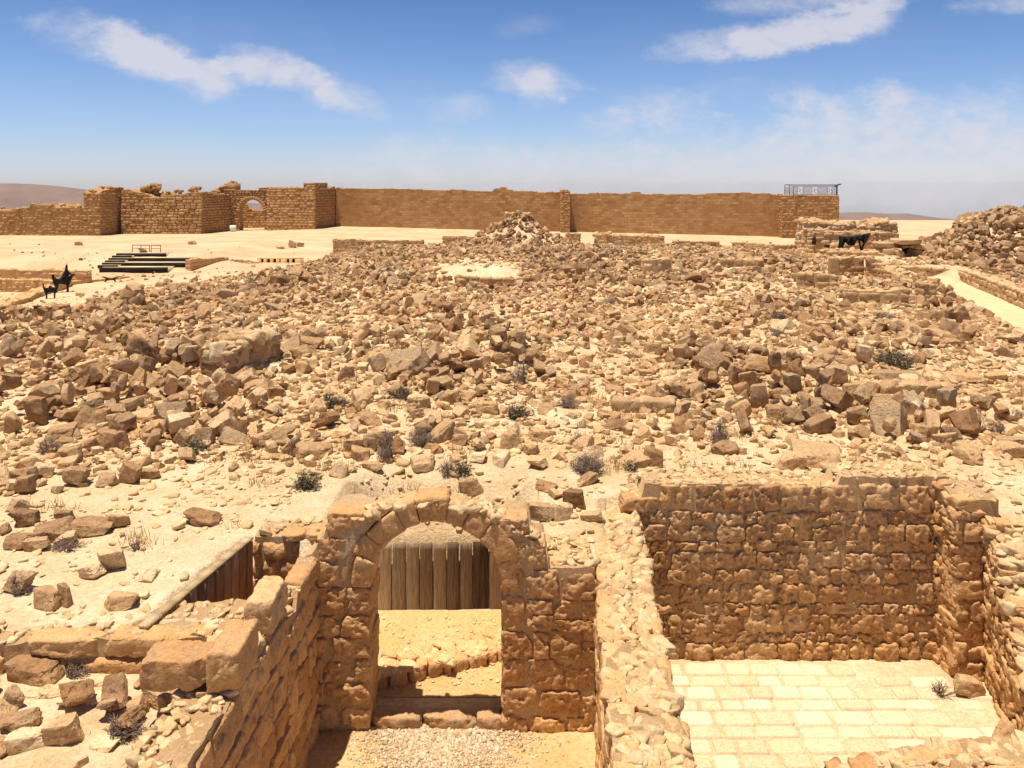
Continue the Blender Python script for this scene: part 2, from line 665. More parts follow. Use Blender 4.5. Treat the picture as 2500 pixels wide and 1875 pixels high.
R_RUBBLE = [(0.0, (0.19, 0.095, 0.042)), (0.25, (0.34, 0.190, 0.086)), (0.5, (0.51, 0.322, 0.156)), (0.75, (0.66, 0.455, 0.240)), (1.0, (0.78, 0.60, 0.36))]
R_WALL = [(0.0, (0.33, 0.160, 0.066)), (0.3, (0.48, 0.260, 0.108)), (0.6, (0.61, 0.360, 0.158)), (0.85, (0.69, 0.46, 0.225)), (1.0, (0.76, 0.565, 0.33))]
R_FAR = [(0.0, (0.26, 0.135, 0.055)), (0.3, (0.35, 0.19, 0.078)), (0.6, (0.41, 0.235, 0.098)), (0.85, (0.48, 0.30, 0.140)), (1.0, (0.60, 0.42, 0.23))]
M_rubble = stone_mat('rubble_stone', R_RUBBLE, (0.52, 0.27, 0.11), 0.042)
M_wall = stone_mat('wall_stone', R_WALL, (0.56, 0.30, 0.105), 0.024)
M_cap = stone_mat('cap_stone', [(0.0, (0.38, 0.225, 0.10)), (0.5, (0.56, 0.38, 0.185)), (1.0, (0.72, 0.55, 0.31))], (0.54, 0.35, 0.15), 0.015, pits=False)
M_farwall = stone_mat('fortress_stone', R_FAR, (0.40, 0.20, 0.070), 0.03, 0.5)


def curtain_mat():
    """weathered ashlar of the long wall: faint uneven blocks under broad stains"""
    t = NT('curtain_wall_stone')
    sp = t.node('ShaderNodeSeparateXYZ')
    t.put(t.co, sp.inputs[0])
    cb = t.node('ShaderNodeCombineXYZ')
    wob = t.noise(0.9, 3)
    wob2 = t.noise(3.0, 2)
    t.put(t.math('ADD', sp.outputs['X'], t.math('MULTIPLY', wob2, .25)), cb.inputs[0])
    t.put(t.math('ADD', sp.outputs['Z'], t.math('MULTIPLY', wob, .30)), cb.inputs[1])
    br = t.node('ShaderNodeTexBrick')
    t.put(cb.outputs[0], br.inputs['Vector'])
    for k, v in (('Scale', 1.0), ('Mortar Size', .03), ('Mortar Smooth', .6), ('Bias', 0.0), ('Brick Width', .68), ('Row Height', .33)):
        br.inputs[k].default_value = v
    br.inputs['Color1'].default_value = (0.29, 0.145, 0.055, 1)
    br.inputs['Color2'].default_value = (0.60, 0.375, 0.17, 1)
    br.inputs['Mortar'].default_value = (0.27, 0.145, 0.06, 1)
    big = t.noise(0.22, 4, .6)
    mid = t.noise(1.6, 4, .65, stretch=(1, 1, 1.6))
    c = t.mix(t.range(mid, .35, .65, .05, .6), br.outputs['Color'], (0.44, 0.245, 0.10))
    c = t.mix(t.range(big, .42, .62, 0.0, .5), c, (0.36, 0.185, 0.07))
    c = t.mix(t.range(t.noise(.5, 4, .7, stretch=(1, 1, .3)), .55, .68, 0.0, .5), c, (0.46, 0.30, 0.15))
    h = t.math('ADD', t.math('MULTIPLY', br.outputs['Fac'], -.25), t.noise(5.0, 4, .65))
    return t.done(c, t.bump(h, .014, 1.0))


M_farsmooth = curtain_mat()
M_slab = stone_mat('paving_stone', [(0.0, (0.57, 0.425, 0.245)), (0.5, (0.65, 0.52, 0.335)), (1.0, (0.72, 0.61, 0.43))], (0.66, 0.52, 0.31), 0.012, warm_amt=0.3, pits=False)


def sand_mat(name, c0, c1, c2, bump=0.03, scale=1.0, court=None):
    t = NT(name)
    n0 = t.noise(0.35 * scale, 4)
    n1 = t.noise(2.2 * scale, 5, 0.6)
    n2 = t.noise(22.0 * scale, 4, 0.7)
    n3 = t.noise(75.0 * scale, 2, 0.6)
    f = t.math('ADD', t.math('MULTIPLY', n0, 0.55), t.math('MULTIPLY', n1, 0.45))
    c = t.ramp(f, [(0.32, c0), (0.5, c1), (0.66, c2)])
    spk = t.range(n2, 0.3, 0.72, 0.80, 1.13)
    comb = t.node('ShaderNodeCombineXYZ')
    for i in range(3):
        t.put(spk, comb.inputs[i])
    c = t.mix(1.0, c, comb.outputs[0], 'MULTIPLY')
    if court:
        sp = t.node('ShaderNodeSeparateXYZ')
        t.put(t.co, sp.inputs[0])
        edge = t.math('ADD', sp.outputs['Y'], t.math('MULTIPLY', t.noise(0.12, 3), 26.0))
        c = t.mix(t.range(edge, 50.0, 66.0, 0.0, .8), c, t.mix(t.range(t.noise(.25, 4, .65), .4, .62), court, (0.64, 0.475, 0.285)))
    h = t.math('ADD', n2, t.math('MULTIPLY', n3, 0.4))
    h = t.math('ADD', h, t.math('MULTIPLY', n1, 1.3))
    return t.done(c, t.bump(h, bump, 1.0))


M_sand = sand_mat('sandy_ground', (0.52, 0.335, 0.160), (0.68, 0.505, 0.295), (0.77, 0.63, 0.42), court=(0.54, 0.365, 0.205))
M_court = sand_mat('court_floor_earth', (0.50, 0.315, 0.125), (0.56, 0.375, 0.165), (0.63, 0.46, 0.24), 0.012)
M_path = sand_mat('path_sand', (0.62, 0.46, 0.245), (0.66, 0.51, 0.285), (0.71, 0.57, 0.35), 0.01)
M_mortar = sand_mat('wall_mortar', (0.56, 0.33, 0.150), (0.68, 0.45, 0.235), (0.76, 0.575, 0.34), 0.03, 2.2)
M_gravel = stone_mat('white_gravel', [(0.0, (0.36, 0.25, 0.13)), (0.5, (0.50, 0.38, 0.23)), (1.0, (0.68, 0.57, 0.41))], (0.6, 0.46, 0.28), 0.004, warm_amt=0.15, pits=False)


def wood_mat(name, dark, mid, light):
    t = NT(name)
    tint = t.attr('tint')
    g = t.noise(6.0, 5, 0.65, stretch=(4.0, 4.0, 0.35))
    g2 = t.noise(22.0, 3, 0.6, stretch=(5.0, 5.0, 0.25))
    f = t.math('ADD', tint, t.math('MULTIPLY', t.math('SUBTRACT', g, 0.5), 0.55), clamp=True)
    c = t.ramp(f, [(0.0, dark), (0.5, mid), (1.0, light)])
    comb = t.node('ShaderNodeCombineXYZ')
    v = t.range(g2, 0.3, 0.7, 0.6, 1.15)
    for i in range(3):
        t.put(v, comb.inputs[i])
    c = t.mix(1.0, c, comb.outputs[0], 'MULTIPLY')
    return t.done(c, t.bump(t.math('ADD', g, t.math('MULTIPLY', g2, 0.6)), 0.012, 1.0))


M_wood = wood_mat('weathered_sleeper_wood', (0.055, 0.032, 0.018), (0.26, 0.175, 0.105), (0.52, 0.405, 0.265))
M_wood_warm = wood_mat('brown_sleeper_wood', (0.14, 0.068, 0.032), (0.42, 0.215, 0.10), (0.60, 0.37, 0.205))
M_wood_cap = wood_mat('bleached_wood_top', (0.40, 0.26, 0.12), (0.56, 0.40, 0.20), (0.68, 0.53, 0.31))


def flat_mat(name, col, rough=0.6, metal=0.0, n_amt=0.25, scale=12.0):
    t = NT(name)
    t.b.inputs['Roughness'].default_value = rough
    t.b.inputs['Metallic'].default_value = metal
    n = t.noise(scale, 4)
    c = t.ramp(n, [(0.3, tuple(x * (1 - n_amt) for x in col)), (0.7, tuple(x * (1 + n_amt) for x in col))])
    return t.done(c, t.bump(n, 0.004, 0.6))


M_black_timber = flat_mat('black_stained_timber', (0.020, 0.013, 0.009), 0.7)
M_iron = flat_mat('dark_painted_iron', (0.014, 0.011, 0.010), 0.55)
M_rail = flat_mat('grey_painted_rail', (0.12, 0.085, 0.075), 0.6)
M_rust = flat_mat('rusty_post', (0.14, 0.06, 0.03), 0.7)
M_cloth = flat_mat('black_shade_cloth', (0.010, 0.009, 0.009), 0.85)
M_white = flat_mat('white_sheet_metal', (0.75, 0.72, 0.66), 0.5, 0.0, 0.05)
M_sign = flat_mat('brown_sign_board', (0.16, 0.075, 0.04), 0.6)
M_opening_shade = flat_mat('painted_opening_shade', (0.03, 0.019, 0.012), 0.95)  # near-black colour standing in for the shade inside openings
M_twig = flat_mat('dry_twig', (0.27, 0.195, 0.145), 0.9, 0, 0.5, 40)
M_twig_dark = flat_mat('dark_twig', (0.13, 0.092, 0.065), 0.9, 0, 0.5, 40)
M_leaf = flat_mat('dull_green_leaf', (0.24, 0.225, 0.105), 0.8, 0, 0.5, 30)
M_leaf_y = flat_mat('yellow_green_leaf', (0.20, 0.18, 0.030), 0.8, 0, 0.4, 30)
M_grass = flat_mat('dry_yellow_grass', (0.46, 0.31, 0.11), 0.9, 0, 0.4, 20)


def hill_mat(name, c0, c1, scale):
    t = NT(name)
    n = t.noise(scale, 6, 0.6, stretch=(1, 1, 4))
    n2 = t.noise(scale * 7, 4, 0.6, stretch=(1, 1, 3))
    f = t.math('ADD', t.math('MULTIPLY', n, 0.7), t.math('MULTIPLY', n2, 0.3))
    return t.done(t.ramp(f, [(0.35, c0), (0.65, c1)]))


M_hill = hill_mat('distant_hill_ground', (0.13, 0.075, 0.05), (0.24, 0.15, 0.10), 0.006)
M_hill_tan = hill_mat('tan_hill_ground', (0.40, 0.25, 0.12), (0.50, 0.33, 0.165), 0.02)


# ------------------------------------------------------------------ the ground
PATH = np.array([(14.6, 18.5), (15.9, 23.0), (17.5, 28.0), (19.0, 33.0), (19.5, 35.3)])


def seg_dist(X, Y, pts):
    d = np.full(np.shape(X), 1e9)
    for (x0, y0), (x1, y1) in zip(pts[:-1], pts[1:]):
        dx, dy = x1 - x0, y1 - y0
        t = np.clip(((X - x0) * dx + (Y - y0) * dy) / (dx * dx + dy * dy), 0, 1)
        d = np.minimum(d, np.hypot(X - x0 - t * dx, Y - y0 - t * dy))
    return d


def fence_x(Y):
    return -2.92 - (8.65 - Y) * 0.216


def left_edge(Y):
    return np.interp(Y, [20, 25, 28, 32, 36, 40, 48, 60, 66, 95], [-26, -17.6, -15.9, -16.0, -16.4, -14.4, -14.8, -13.7, -13.7, -17])


def H(X, Y):
    """height of the ground"""
    X, Y = np.asarray(X, float), np.asarray(Y, float)
    X, Y = np.broadcast_arrays(X, Y)
    b95 = np.interp(X, [-65, -38, -34, -22, 0, 35], [-.12, -.10, -.02, .45, 0.05, -.35])
    z = np.interp(Y, [0, 8, 12, 40, 50, 56, 62, 68, 80], [1.85, 1.9, 1.92, 1.9, 1.62, 1.3, .85, .5, .15])
    t = sstep(Y, 72, 90)
    z = z * (1 - t) + b95 * t
    z = z - 0.5 * sstep(-X, 8, 13) * sstep(Y, 22, 29) * (1 - sstep(Y, 50, 60))
    # lower court on the left
    w = sstep(left_edge(Y) - X, np.interp(Y, [32, 40, 56, 64], [-1.0, -4.5, -4.5, -1.5]), np.interp(Y, [32, 40, 56, 64], [3.5, 2.0, 2.0, 3.0])) * sstep(Y, 22.5, 28)
    za = np.interp(Y, [30, 36, 46, 54.8, 59.2, 75, 95], [.6, .0, -.45, -.42, .62, .42, -.1])
    zb = np.interp(Y, [30, 36, 46, 55, 62, 75, 95], [.6, .0, -.45, -.4, -.15, .2, .1])
    a = sstep(X, -24.0, -20.5)
    zl = za * (1 - a) + zb * a
    zl = zl * (1 - t) + b95 * t
    z = z * (1 - w) + zl * w
    # rubble mounds
    z = z + 2.3 * np.exp(-((X - 0.3) / 2.7) ** 2 - ((Y - 59) / 3.0) ** 2) * (1 + 0.1 * np.sin(X * 2.1))
    z = z + 0.45 * np.exp(-(((X + 1.5) / 1.7) ** 4) - (((Y - 33.4) / 1.4) ** 4))
    z = z + 0.35 * np.exp(-((X + 7.5) / 3.0) ** 2 - ((Y - 17.0) / 2.2) ** 2)
    z = z + 0.35 * np.exp(-((X - 5.7) / 2.2) ** 2 - ((Y - 15.5) / 1.6) ** 2)
    z = z + 0.30 * np.exp(-((X + .4) / 1.8) ** 2 - ((Y - 18.5) / 1.6) ** 2)
    z = z + 0.5 * np.exp(-((X - 6) / 7.0) ** 2 - ((Y - 40) / 5.0) ** 2)
    hh = np.interp(X - np.maximum(Y - 43, 0) * .51, [20.5, 22, 23.7, 24.6, 25.6, 28, 34], [0, .05, .4, .95, 1.8, 2.2, 2.4]) * sstep(Y, 34.5, 43.0) * (1 - sstep(Y, 50, 62))
    z = z + hh
    z = z - 0.55 * np.exp(-(((X - 14.4) / 1.1) ** 4) - (((Y - 33.0) / 1.0) ** 4))
    # the path is worn in
    d = seg_dist(X, Y, PATH)
    wp = 1 - sstep(d, 1.0, 1.7)
    z = z * (1 - wp) + 1.42 * wp
    # relief
    und = fbm(np.stack([X * 0.35, Y * 0.35, X * 0], -1), 3, 3) * np.interp(Y, [12, 16, 50, 60], [.16, .30, .30, .16]) + fbm(np.stack([X * 1.6, Y * 1.6, X * 0], -1), 2, 8) * 0.045
    far = np.interp(Y, [0, 10.5, 13, 60, 80, 100], [0.35, 0.35, 1, 1, 0.5, 0.3])
    z = z + und * far * (1 - wp * 0.9) * (1 - 0.6 * w)
    # ground left of and in front of the side walls
    lf = (X < -2.45) & (Y < 7.05)
    z = np.where(lf, 1.60 + und * 0.5 + 0.02 * np.clip(-X - 3, 0, 4), z)
    # court behind the arch, a hollow with sloping far side
    zi = np.interp(Y, [8.9, 9.3, 10.42, 10.45, 10.6, 11.0, 11.5, 13.2], [0.03, 0.09, 0.25, 1.14, 1.31, 1.68, 1.88, 1.95]) + und * 0.12
    wx = np.where(Y < 10.43, ((X > -2.2) & (X < 0.30)).astype(float), sstep(X, -2.2, -1.5) * (1 - sstep(X, -0.35, 0.30)) * (1 - sstep(Y, 10.8, 11.8)))
    wx = wx * ((Y > 8.68) & (Y < 13.2))
    z = z * (1 - wx) + zi * wx
    rampr = (X > 0.2) & (X < 1.3) & (Y > 8.6) & (Y < 10.8) & (wx < .01)
    z = np.where(rampr, np.interp(Y, [8.7, 9.2, 10.7], [1.69, 1.76, 1.93]) + und * .4, z)
    pit = (Y > 7.2) & (Y < 8.72) & (X < -2.4) & (X > fence_x(Y) - 0.09)
    z = np.where(pit, 0.4, z)
    # excavated rooms
    r1 = (X > -2.45) & (X <= 1.25) & (Y < 8.68)
    r2 = (X > 1.15) & (X < 5.75) & (Y < 9.97)
    z = np.where(r1 | r2, -0.02 + und * 0.05, z)
    rs = (X >= 5.75) & (Y < 10.2)
    z = np.where(rs, np.interp(Y, [7.0, 8.0, 8.7, 9.4, 10.2], [.45, .9, 1.4, 1.85, 1.95]) + 0.22 * sstep(X, 5.8, 7.5) + und, z)
    # the plateau edge behind the fortress
    z = z - np.interp(Y, [115, 160, 300, 700, 2000, 9000], [0, 1.0, 25, 90, 190, 640])
    return z


def build_ground():
    def axis(parts):
        return np.unique(np.round(np.concatenate([np.arange(a, b, s) for a, b, s in parts]), 4))
    ys = axis([(-6, 4.5, .5), (4.5, 13.6, .07), (13.6, 24, .16), (24, 64, .33), (64, 125, 1.0), (125, 400, 12), (400, 5200, 300)])
    xs = axis([(-6200, -400, 400), (-400, -90, 20), (-90, -30, 1.2), (-30, -9, .4), (-9, 9, .085), (9, 34, .4), (34, 90, 1.2), (90, 400, 20), (400, 6300, 400)])
    X, Y = np.meshgrid(xs, ys)
    V = np.stack([X, Y, H(X, Y)], -1)
    idx = np.arange(X.size).reshape(X.shape)
    q = np.stack([idx[:-1, :-1], idx[:-1, 1:], idx[1:, 1:], idx[1:, :-1]], -1).reshape(-1, 4)
    a = Acc()
    a.add(V.reshape(-1, 3), q)
    struct(a.build('ground', M_sand, smooth=180))


build_ground()


def onground(px, py, y0=20.0):
    """world point of the ground seen at a photo position"""
    Y = y0
    ys = np.concatenate([np.arange(5.0, 30, .05), np.arange(30, 110, .25)])
    zs = H((px - CX) / F * ys, ys)
    vis = HY + F * (CH - zs) / ys
    k = np.nonzero((vis[:-1] >= py) & (vis[1:] < py))[0]
    i = k[0] if len(k) else int(np.argmin(np.abs(vis - py)))
    Y = ys[i]
    return np.array([xat(px, Y), Y, float(H(xat(px, Y), Y))])


# the pale path on the right, a sheet a few millimetres over the ground
def build_path():
    pts = []
    for i in range(len(PATH) - 1):
        for t in np.linspace(0, 1, 8, endpoint=False):
            pts.append(PATH[i] * (1 - t) + PATH[i + 1] * t)
    pts.append(PATH[-1])
    pts = np.array(pts)
    tg = np.gradient(pts, axis=0)
    tg /= np.linalg.norm(tg, axis=1, keepdims=True)
    nr = np.stack([-tg[:, 1], tg[:, 0]], 1)
    ss = np.linspace(-1.05, 1.05, 9)
    P = pts[:, None] + ss[None, :, None] * nr[:, None]
    Z = H(P[..., 0], P[..., 1]) + 0.02
    V = np.concatenate([P, Z[..., None]], -1)
    idx = np.arange(V.shape[0] * V.shape[1]).reshape(V.shape[:2])
    q = np.stack([idx[:-1, :-1], idx[1:, :-1], idx[1:, 1:], idx[:-1, 1:]], -1).reshape(-1, 4)
    a = Acc()
    a.add(V.reshape(-1, 3), q)
    struct(a.build('path', M_path, smooth=180))


build_path()


# hills on the horizon
def hill(name, prof_px, Y, depth, base, mat, seed):
    px = np.array([p[0] for p in prof_px], float)
    zz = np.array([zat(p[1], Y) for p in prof_px])
    xs = np.linspace(xat(px[0], Y), xat(px[-1], Y), 160)
    top = np.interp(xs, xat(px, Y), zz)
    rows = np.linspace(-1, 1, 41)
    V = []
    for r in rows:
        f = (1 - abs(r) ** 1.6)
        y = Y + r * depth
        z = base + (top - base) * f
        pp = np.stack([xs / depth * 3.0, np.full_like(xs, r * 3), xs * 0], -1)
        z = z + fbm(pp * 2.2, 4, seed) * (top - base) * 0.16 * (1 - f ** 2)
        V.append(np.stack([xs, np.full_like(xs, y), z], -1))
    V = np.array(V)
    idx = np.arange(V.shape[0] * V.shape[1]).reshape(V.shape[:2])
    q = np.stack([idx[:-1, :-1], idx[:-1, 1:], idx[1:, 1:], idx[1:, :-1]], -1).reshape(-1, 4)
    a = Acc()
    a.add(V.reshape(-1, 3), q)
    struct(a.build(name, mat, smooth=180))


hill('hills', [(-1400, 470), (-700, 452), (-300, 447), (-60, 447), (40, 448), (120, 452), (180, 460), (260, 470), (420, 486), (700, 500), (1100, 512)], 3200, 900, -330, M_hill, 4)
hill('hills', [(1500, 512), (1800, 522), (1950, 525), (2050, 520), (2110, 518), (2170, 522), (2215, 521), (2260, 528), (2340, 537), (2500, 530), (2800, 512), (3400, 500), (4200, 505)], 3600, 1100, -360, M_hill, 6)
hill('hills', [(1950, 590), (2060, 575), (2150, 556), (2230, 543), (2290, 538), (2340, 539), (2420, 548), (2550, 560), (2800, 585)], 420, 120, -70, M_hill_tan, 8)


# ------------------------------------------------------------------ walls
def wall(name, label, A, B, thick, prof, z0, side='R', cat='stone wall', course=(.2, .32), bw=(.28, .6), rough=.02, grid=(9, 3, 6),
         prot=(-.015, .03), gap=.02, mat=None, faces='FBE', cap=60, capsize=(.02, .065), capn=4, tint=(.3, .75), group=None,
         depth=.24, k=9.0, single=False, step=.05, batter=0.0, lich=0.0, capflat=.6, parent=None, inset=.03, zjit=0.0, crough=.03, chip=1.0, rows=None):
    mat = mat or M_wall
    A, B = np.asarray(A, float), np.asarray(B, float)
    L = float(np.linalg.norm(B - A))
    d = (B - A) / L
    nrm = np.array([d[1], -d[0]]) if side == 'R' else np.array([-d[1], d[0]])
    ms = Acc()

    def lay(cen, half, axes):
        S = len(cen)
        if S:
            dressed(ms, cen, half, axes, grid, k, rough, rng.uniform(*tint, S), rng.uniform(0, lich, S), chip=chip)
    if 'F' in faces:
        lay(*face_stones(A, d, nrm, L, z0, prof, course, bw, depth, prot, gap, batter=batter, zjit=zjit, rows=rows))
    if 'B' in faces:
        lay(*face_stones(A - nrm * thick, d, -nrm, L, z0, prof, course, bw, depth * .8, prot, gap))
    if 'E' in faces:
        for u_, nn in ((0.0, -d), (L, d)):
            lay(*face_stones(A + d * u_, -nrm, nn, thick, z0, lambda u, u_=u_: prof(u_), course, bw, depth * .8, prot, gap))
    u = np.arange(0.03, L - 0.02, step)
    if len(u) < 2:
        u = np.array([0.02, L - 0.02])
    zt = np.array([prof(x) for x in u]) - 0.03
    co = Acc()
    core_strip(co, u, np.full(len(u), z0 - .05), zt, A, d, -nrm, inset, thick - inset, nt=max(4, int(thick / .05)), tint=.7, rough=crough)
    cp = Acc()
    n = int(cap * L * thick)
    if n:
        uu = rng.uniform(0.03, L - .03, n)
        tt = rng.uniform(0.04, thick - .04, n)
        xy = A[None] + uu[:, None] * d - tt[:, None] * nrm
        scatter_cap(cp, np.concatenate([xy, np.array([prof(x) for x in uu])[:, None] - .03], 1), *capsize, n=capn, flat=capflat)
    base = np.array([*((A + B) / 2 - nrm * thick / 2), z0])
    if single:
        ms.V += co.V
        ms.Q += [q + ms.n for q in co.Q]
        ms.tint += [np.full(len(v), .62) for v in co.V]
        ms.lich += co.lich
        ms.n += co.n
        if cp.n:
            ms.V += cp.V
            ms.Q += [q + ms.n for q in cp.Q]
            ms.tint += cp.tint
            ms.lich += cp.lich
            ms.n += cp.n
        o = ms.build(name, mat, parent, base)
        return o if parent is not None else tag(o, label, cat, group)
    t = thing(name, base, label, cat, group)
    ms.build('masonry', mat, t, base)
    co.build('mortar_core', M_mortar, t, base)
    if cp.n:
        struct(cp.build('rubble_cap', M_cap, t, base), 'stuff')
    return t


def stepprof(pts):
    us = [p[0] for p in pts]
    zs = [p[1] for p in pts]
    return lambda u: float(np.interp(u, us, zs))


# --- the arched gateway in the foreground
GY, GT = 8.40, 0.57                      # front face and thickness
ARX, ARZ, ARR = xat(1064, GY), 1.55, 0.70


def gateway():
    base = (ARX, GY + GT / 2, 0)
    t = thing('arched_gateway', base, 'ruined stone gateway with a round arch, standing in front of the plank barrier', 'gateway')

    def px(x, y):
        return 700 + x * .437, 1150 + y * .437
    left = [(205, 1055, 300, 1185, 0), (130, 940, 222, 1050, 0), (115, 810, 298, 932, 0), (120, 652, 330, 808, 0), (90, 506, 330, 650, 0),
            (160, 376, 385, 504, 0), (222, 234, 428, 374, 0), (100, 1190, 205, 1310, 0), (100, 1315, 300, 1452, 0), (80, 1050, 200, 1188, 0), (60, 940, 128, 1050, 0),
            (340, 508, 440, 650, 1), (334, 652, 417, 808, 1), (300, 810, 417, 930, 1), (216, 932, 417, 1053, 1), (302, 1055, 417, 1185, 1), (208, 1187, 417, 1315, 1), (300, 1318, 384, 1452, 1)]
    right = [(1198, 545, 1325, 692, 1), (1198, 695, 1330, 896, 1), (1198, 900, 1376, 1050, 1), (1198, 1054, 1334, 1212, 1), (1198, 1215, 1398, 1352, 1), (1198, 1355, 1345, 1505, 1),
             (1322, 558, 1521, 712, 0), (1525, 578, 1738, 722, 0), (1333, 724, 1486, 802, 0), (1490, 726, 1646, 830, 0), (1650, 726, 1738, 846, 0), (1335, 805, 1490, 897, 0), (1495, 832, 1710, 905, 0),
             (1380, 902, 1466, 1050, 0), (1468, 890, 1652, 1062, 0), (1652, 850, 1738, 952, 0), (1654, 956, 1735, 1072, 0), (1340, 1056, 1552, 1232, 0), (1556, 1075, 1738, 1230, 0),
             (1402, 1235, 1648, 1375, 0), (1650, 1262, 1738, 1390, 0), (1348, 1376, 1562, 1508, 0), (1566, 1385, 1738, 1505, 0),
             (1175, 270, 1350, 394, 0), (1240, 396, 1450, 550, 0)]
    ax = np.eye(3)
    for lst in (left, right):
        a = Acc()
        cen, half = [], []
        for x0, y0, x1, y1, jamb in lst:
            (p0, q0), (p1, q1) = px(x0, y0), px(x1, y1)
            X0, X1, Z1, Z0 = xat(p0, GY), xat(p1, GY), zat(q0, GY), zat(q1, GY)
            if jamb and lst is left:
                X1 = ARX - ARR + rnd.uniform(-.012, .012)
            dep = GT if jamb else .32
            pr = rnd.uniform(-.008, .016)
            cen.append(((X0 + X1) / 2, GY - pr + dep / 2, (Z0 + Z1) / 2))
            half.append(((X1 - X0) / 2 - .004, dep / 2, (Z1 - Z0) / 2 - .004))
        dressed(a, cen, half, ax, (20, 8, 16), 26.0, .032, rng.uniform(.22, .62, len(cen)), rng.uniform(0, .35, len(cen)))
        a.build('pier', M_wall, t, base)
    # mortar body behind the blocks
    co = Acc()
    xl0, xl1 = xat(738, GY), ARX - ARR - .03
    xr0, xr1 = ARX + ARR + .03, xat(1458, GY)
    zl = lambda x: float(np.interp(x, [xat(738, GY), xat(768, GY), xat(770, GY), xat(797, GY), xat(800, GY)], [1.85, 1.9, 2.05, 2.1, 2.32]))
    for a0, a1, pf in ((xl0, xl1, zl), (xr0, xr1, lambda x: float(np.interp(x, [xat(1290, GY), xat(1294, GY), xat(1332, GY), xat(1338, GY)], [2.24, 2.0, 1.98, 1.73])))):
        u = np.arange(a0, a1 + .02, .045)
        core_strip(co, u - a0, np.full(len(u), -.05), [pf(x) for x in u], (a0, GY), (1, 0), (0, 1), .03, GT, nt=11, rough=.02)
    u = np.arange(-1.06, 1.061, .04)
    zb = np.where(np.abs(u) < .96, ARZ + np.sqrt(np.maximum(.96 ** 2 - u ** 2, 0)), 1.62)
    zt = np.interp(u, [-1.06, -.8, -.5, 0, .5, .8, 1.06], [2.15, 2.29, 2.41, 2.45, 2.36, 2.22, 2.06])
    core_strip(co, u + 1.06, np.minimum(zb, zt - .04), zt, (ARX - 1.06, GY), (1, 0), (0, 1), .008, .34, nt=8, rough=.025)
    co.build('mortar_core', M_mortar, t, base)
    cp = Acc()
    n = 170
    uu = rng.uniform(-1.0, 1.1, n)
    scatter_cap(cp, np.stack([ARX + uu, rng.uniform(GY + .0, GY + .33, n), np.interp(uu, [-1.06, -.8, -.5, 0, .5, .8, 1.06], [2.15, 2.29, 2.41, 2.45, 2.36, 2.22, 2.06])], 1), .03, .085)
    uu = rng.uniform(xat(1335, GY), xat(1455, GY), 70)
    scatter_cap(cp, np.stack([uu, rng.uniform(GY + .1, GY + GT + .2, 70), np.full(70, 1.74)], 1), .03, .085)
    struct(cp.build('rubble_cap', M_cap, t, base), 'stuff')
    # the arch ring
    arch = bpy.data.objects.new('arch', None)
    COL.objects.link(arch)
    arch.parent = t
    ORIG[arch.name] = np.array(base)
    angs = [0, 21, 49, 66, 82, 104, 118, 143, 158, 180]
    v, q = cube_grid(12, 8, 9)
    vr = rounded(v, 24)
    for i in range(9):
        a0, a1 = math.radians(angs[i] + .15), math.radians(angs[i + 1] - .15)
        th = a0 + (vr[:, 0] + 1) / 2 * (a1 - a0)
        r1 = ARR + rnd.choice([.17, .22, .20, .25]) + (.02 if i != 4 else .05)
        r = ARR + (vr[:, 2] + 1) / 2 * (r1 - ARR)
        dpt = .30 + (GT - .30) * abs(math.cos((a0 + a1) / 2)) ** 3
        yy = GY - rnd.uniform(.0, .02) + (vr[:, 1] + 1) / 2 * dpt
        P = np.stack([ARX + r * np.cos(th), yy, ARZ + r * np.sin(th)], 1)
        P += (P - P.mean(0)) / np.linalg.norm(P - P.mean(0), axis=1, keepdims=True) * (fbm(P * 5 + i * 9, 3, 3) * .022 + fbm(P * 15 + i * 9, 2, 4) * .012)[:, None]
        a = Acc()
        a.add(P, q[:, ::-1], tint=rnd.uniform(.45, .7), lich=rnd.uniform(0, .3))
        a.build('voussoir', M_wall, arch, P.mean(0))
    a = Acc()
    X0, X1 = xat(1027, GY), xat(1096, GY)
    dressed(a, [((X0 + X1) / 2, GY + .17, (zat(1219, GY) + zat(1272, GY)) / 2)], [((X1 - X0) / 2, .19, .118)], ax, (16, 10, 14), 10, .03, [.25], [.3])
    a.build('crown_block', M_wall, arch, ((X0 + X1) / 2, GY + .17, 2.5))
    # threshold
    for x0, x1 in ((905, 1030), (1033, 1162), (1164, 1226)):
        X0, X1 = xat(x0, GY + .1), xat(x1, GY + .1)
        a = Acc()
        dressed(a, [((X0 + X1) / 2, GY + .13, .03)], [((X1 - X0) / 2, .10, .085)], ax, (16, 12, 8), 7, .02, [.42], [.6])
        a.build('threshold_stone', M_wall, t, ((X0 + X1) / 2, GY + .33, 0))


gateway()

# --- walls round the excavated rooms
xl = lambda Y: -2.08 - (8.4 - Y) * .04
def corner_blocks():
    for x0, x1, y0, y1, z0, z1, tn, lab in ((-2.405, -2.15, 6.10, 6.62, 1.88, 2.22, .45, 'squared corner block raised on the left side wall where the cross wall meets it'),
                                            (-2.93, -2.415, 6.10, 6.40, 1.91, 2.16, .30, 'long dark-faced block beside the raised corner block of the left side wall'),
                                            (-2.36, -2.11, 6.84, 7.36, 1.93, 2.22, .72, 'pale squared block set on top of the left side wall')):
        a = Acc()
        dressed(a, [((x0 + x1) / 2, (y0 + y1) / 2, (z0 + z1) / 2)], [((x1 - x0) / 2, (y1 - y0) / 2, (z1 - z0) / 2)], np.eye(3), (18, 18, 14), 16, .022, [tn], [.3])
        tag(a.build('wall_block', M_wall, None, ((x0 + x1) / 2, (y0 + y1) / 2, z0)), lab, 'stone block')


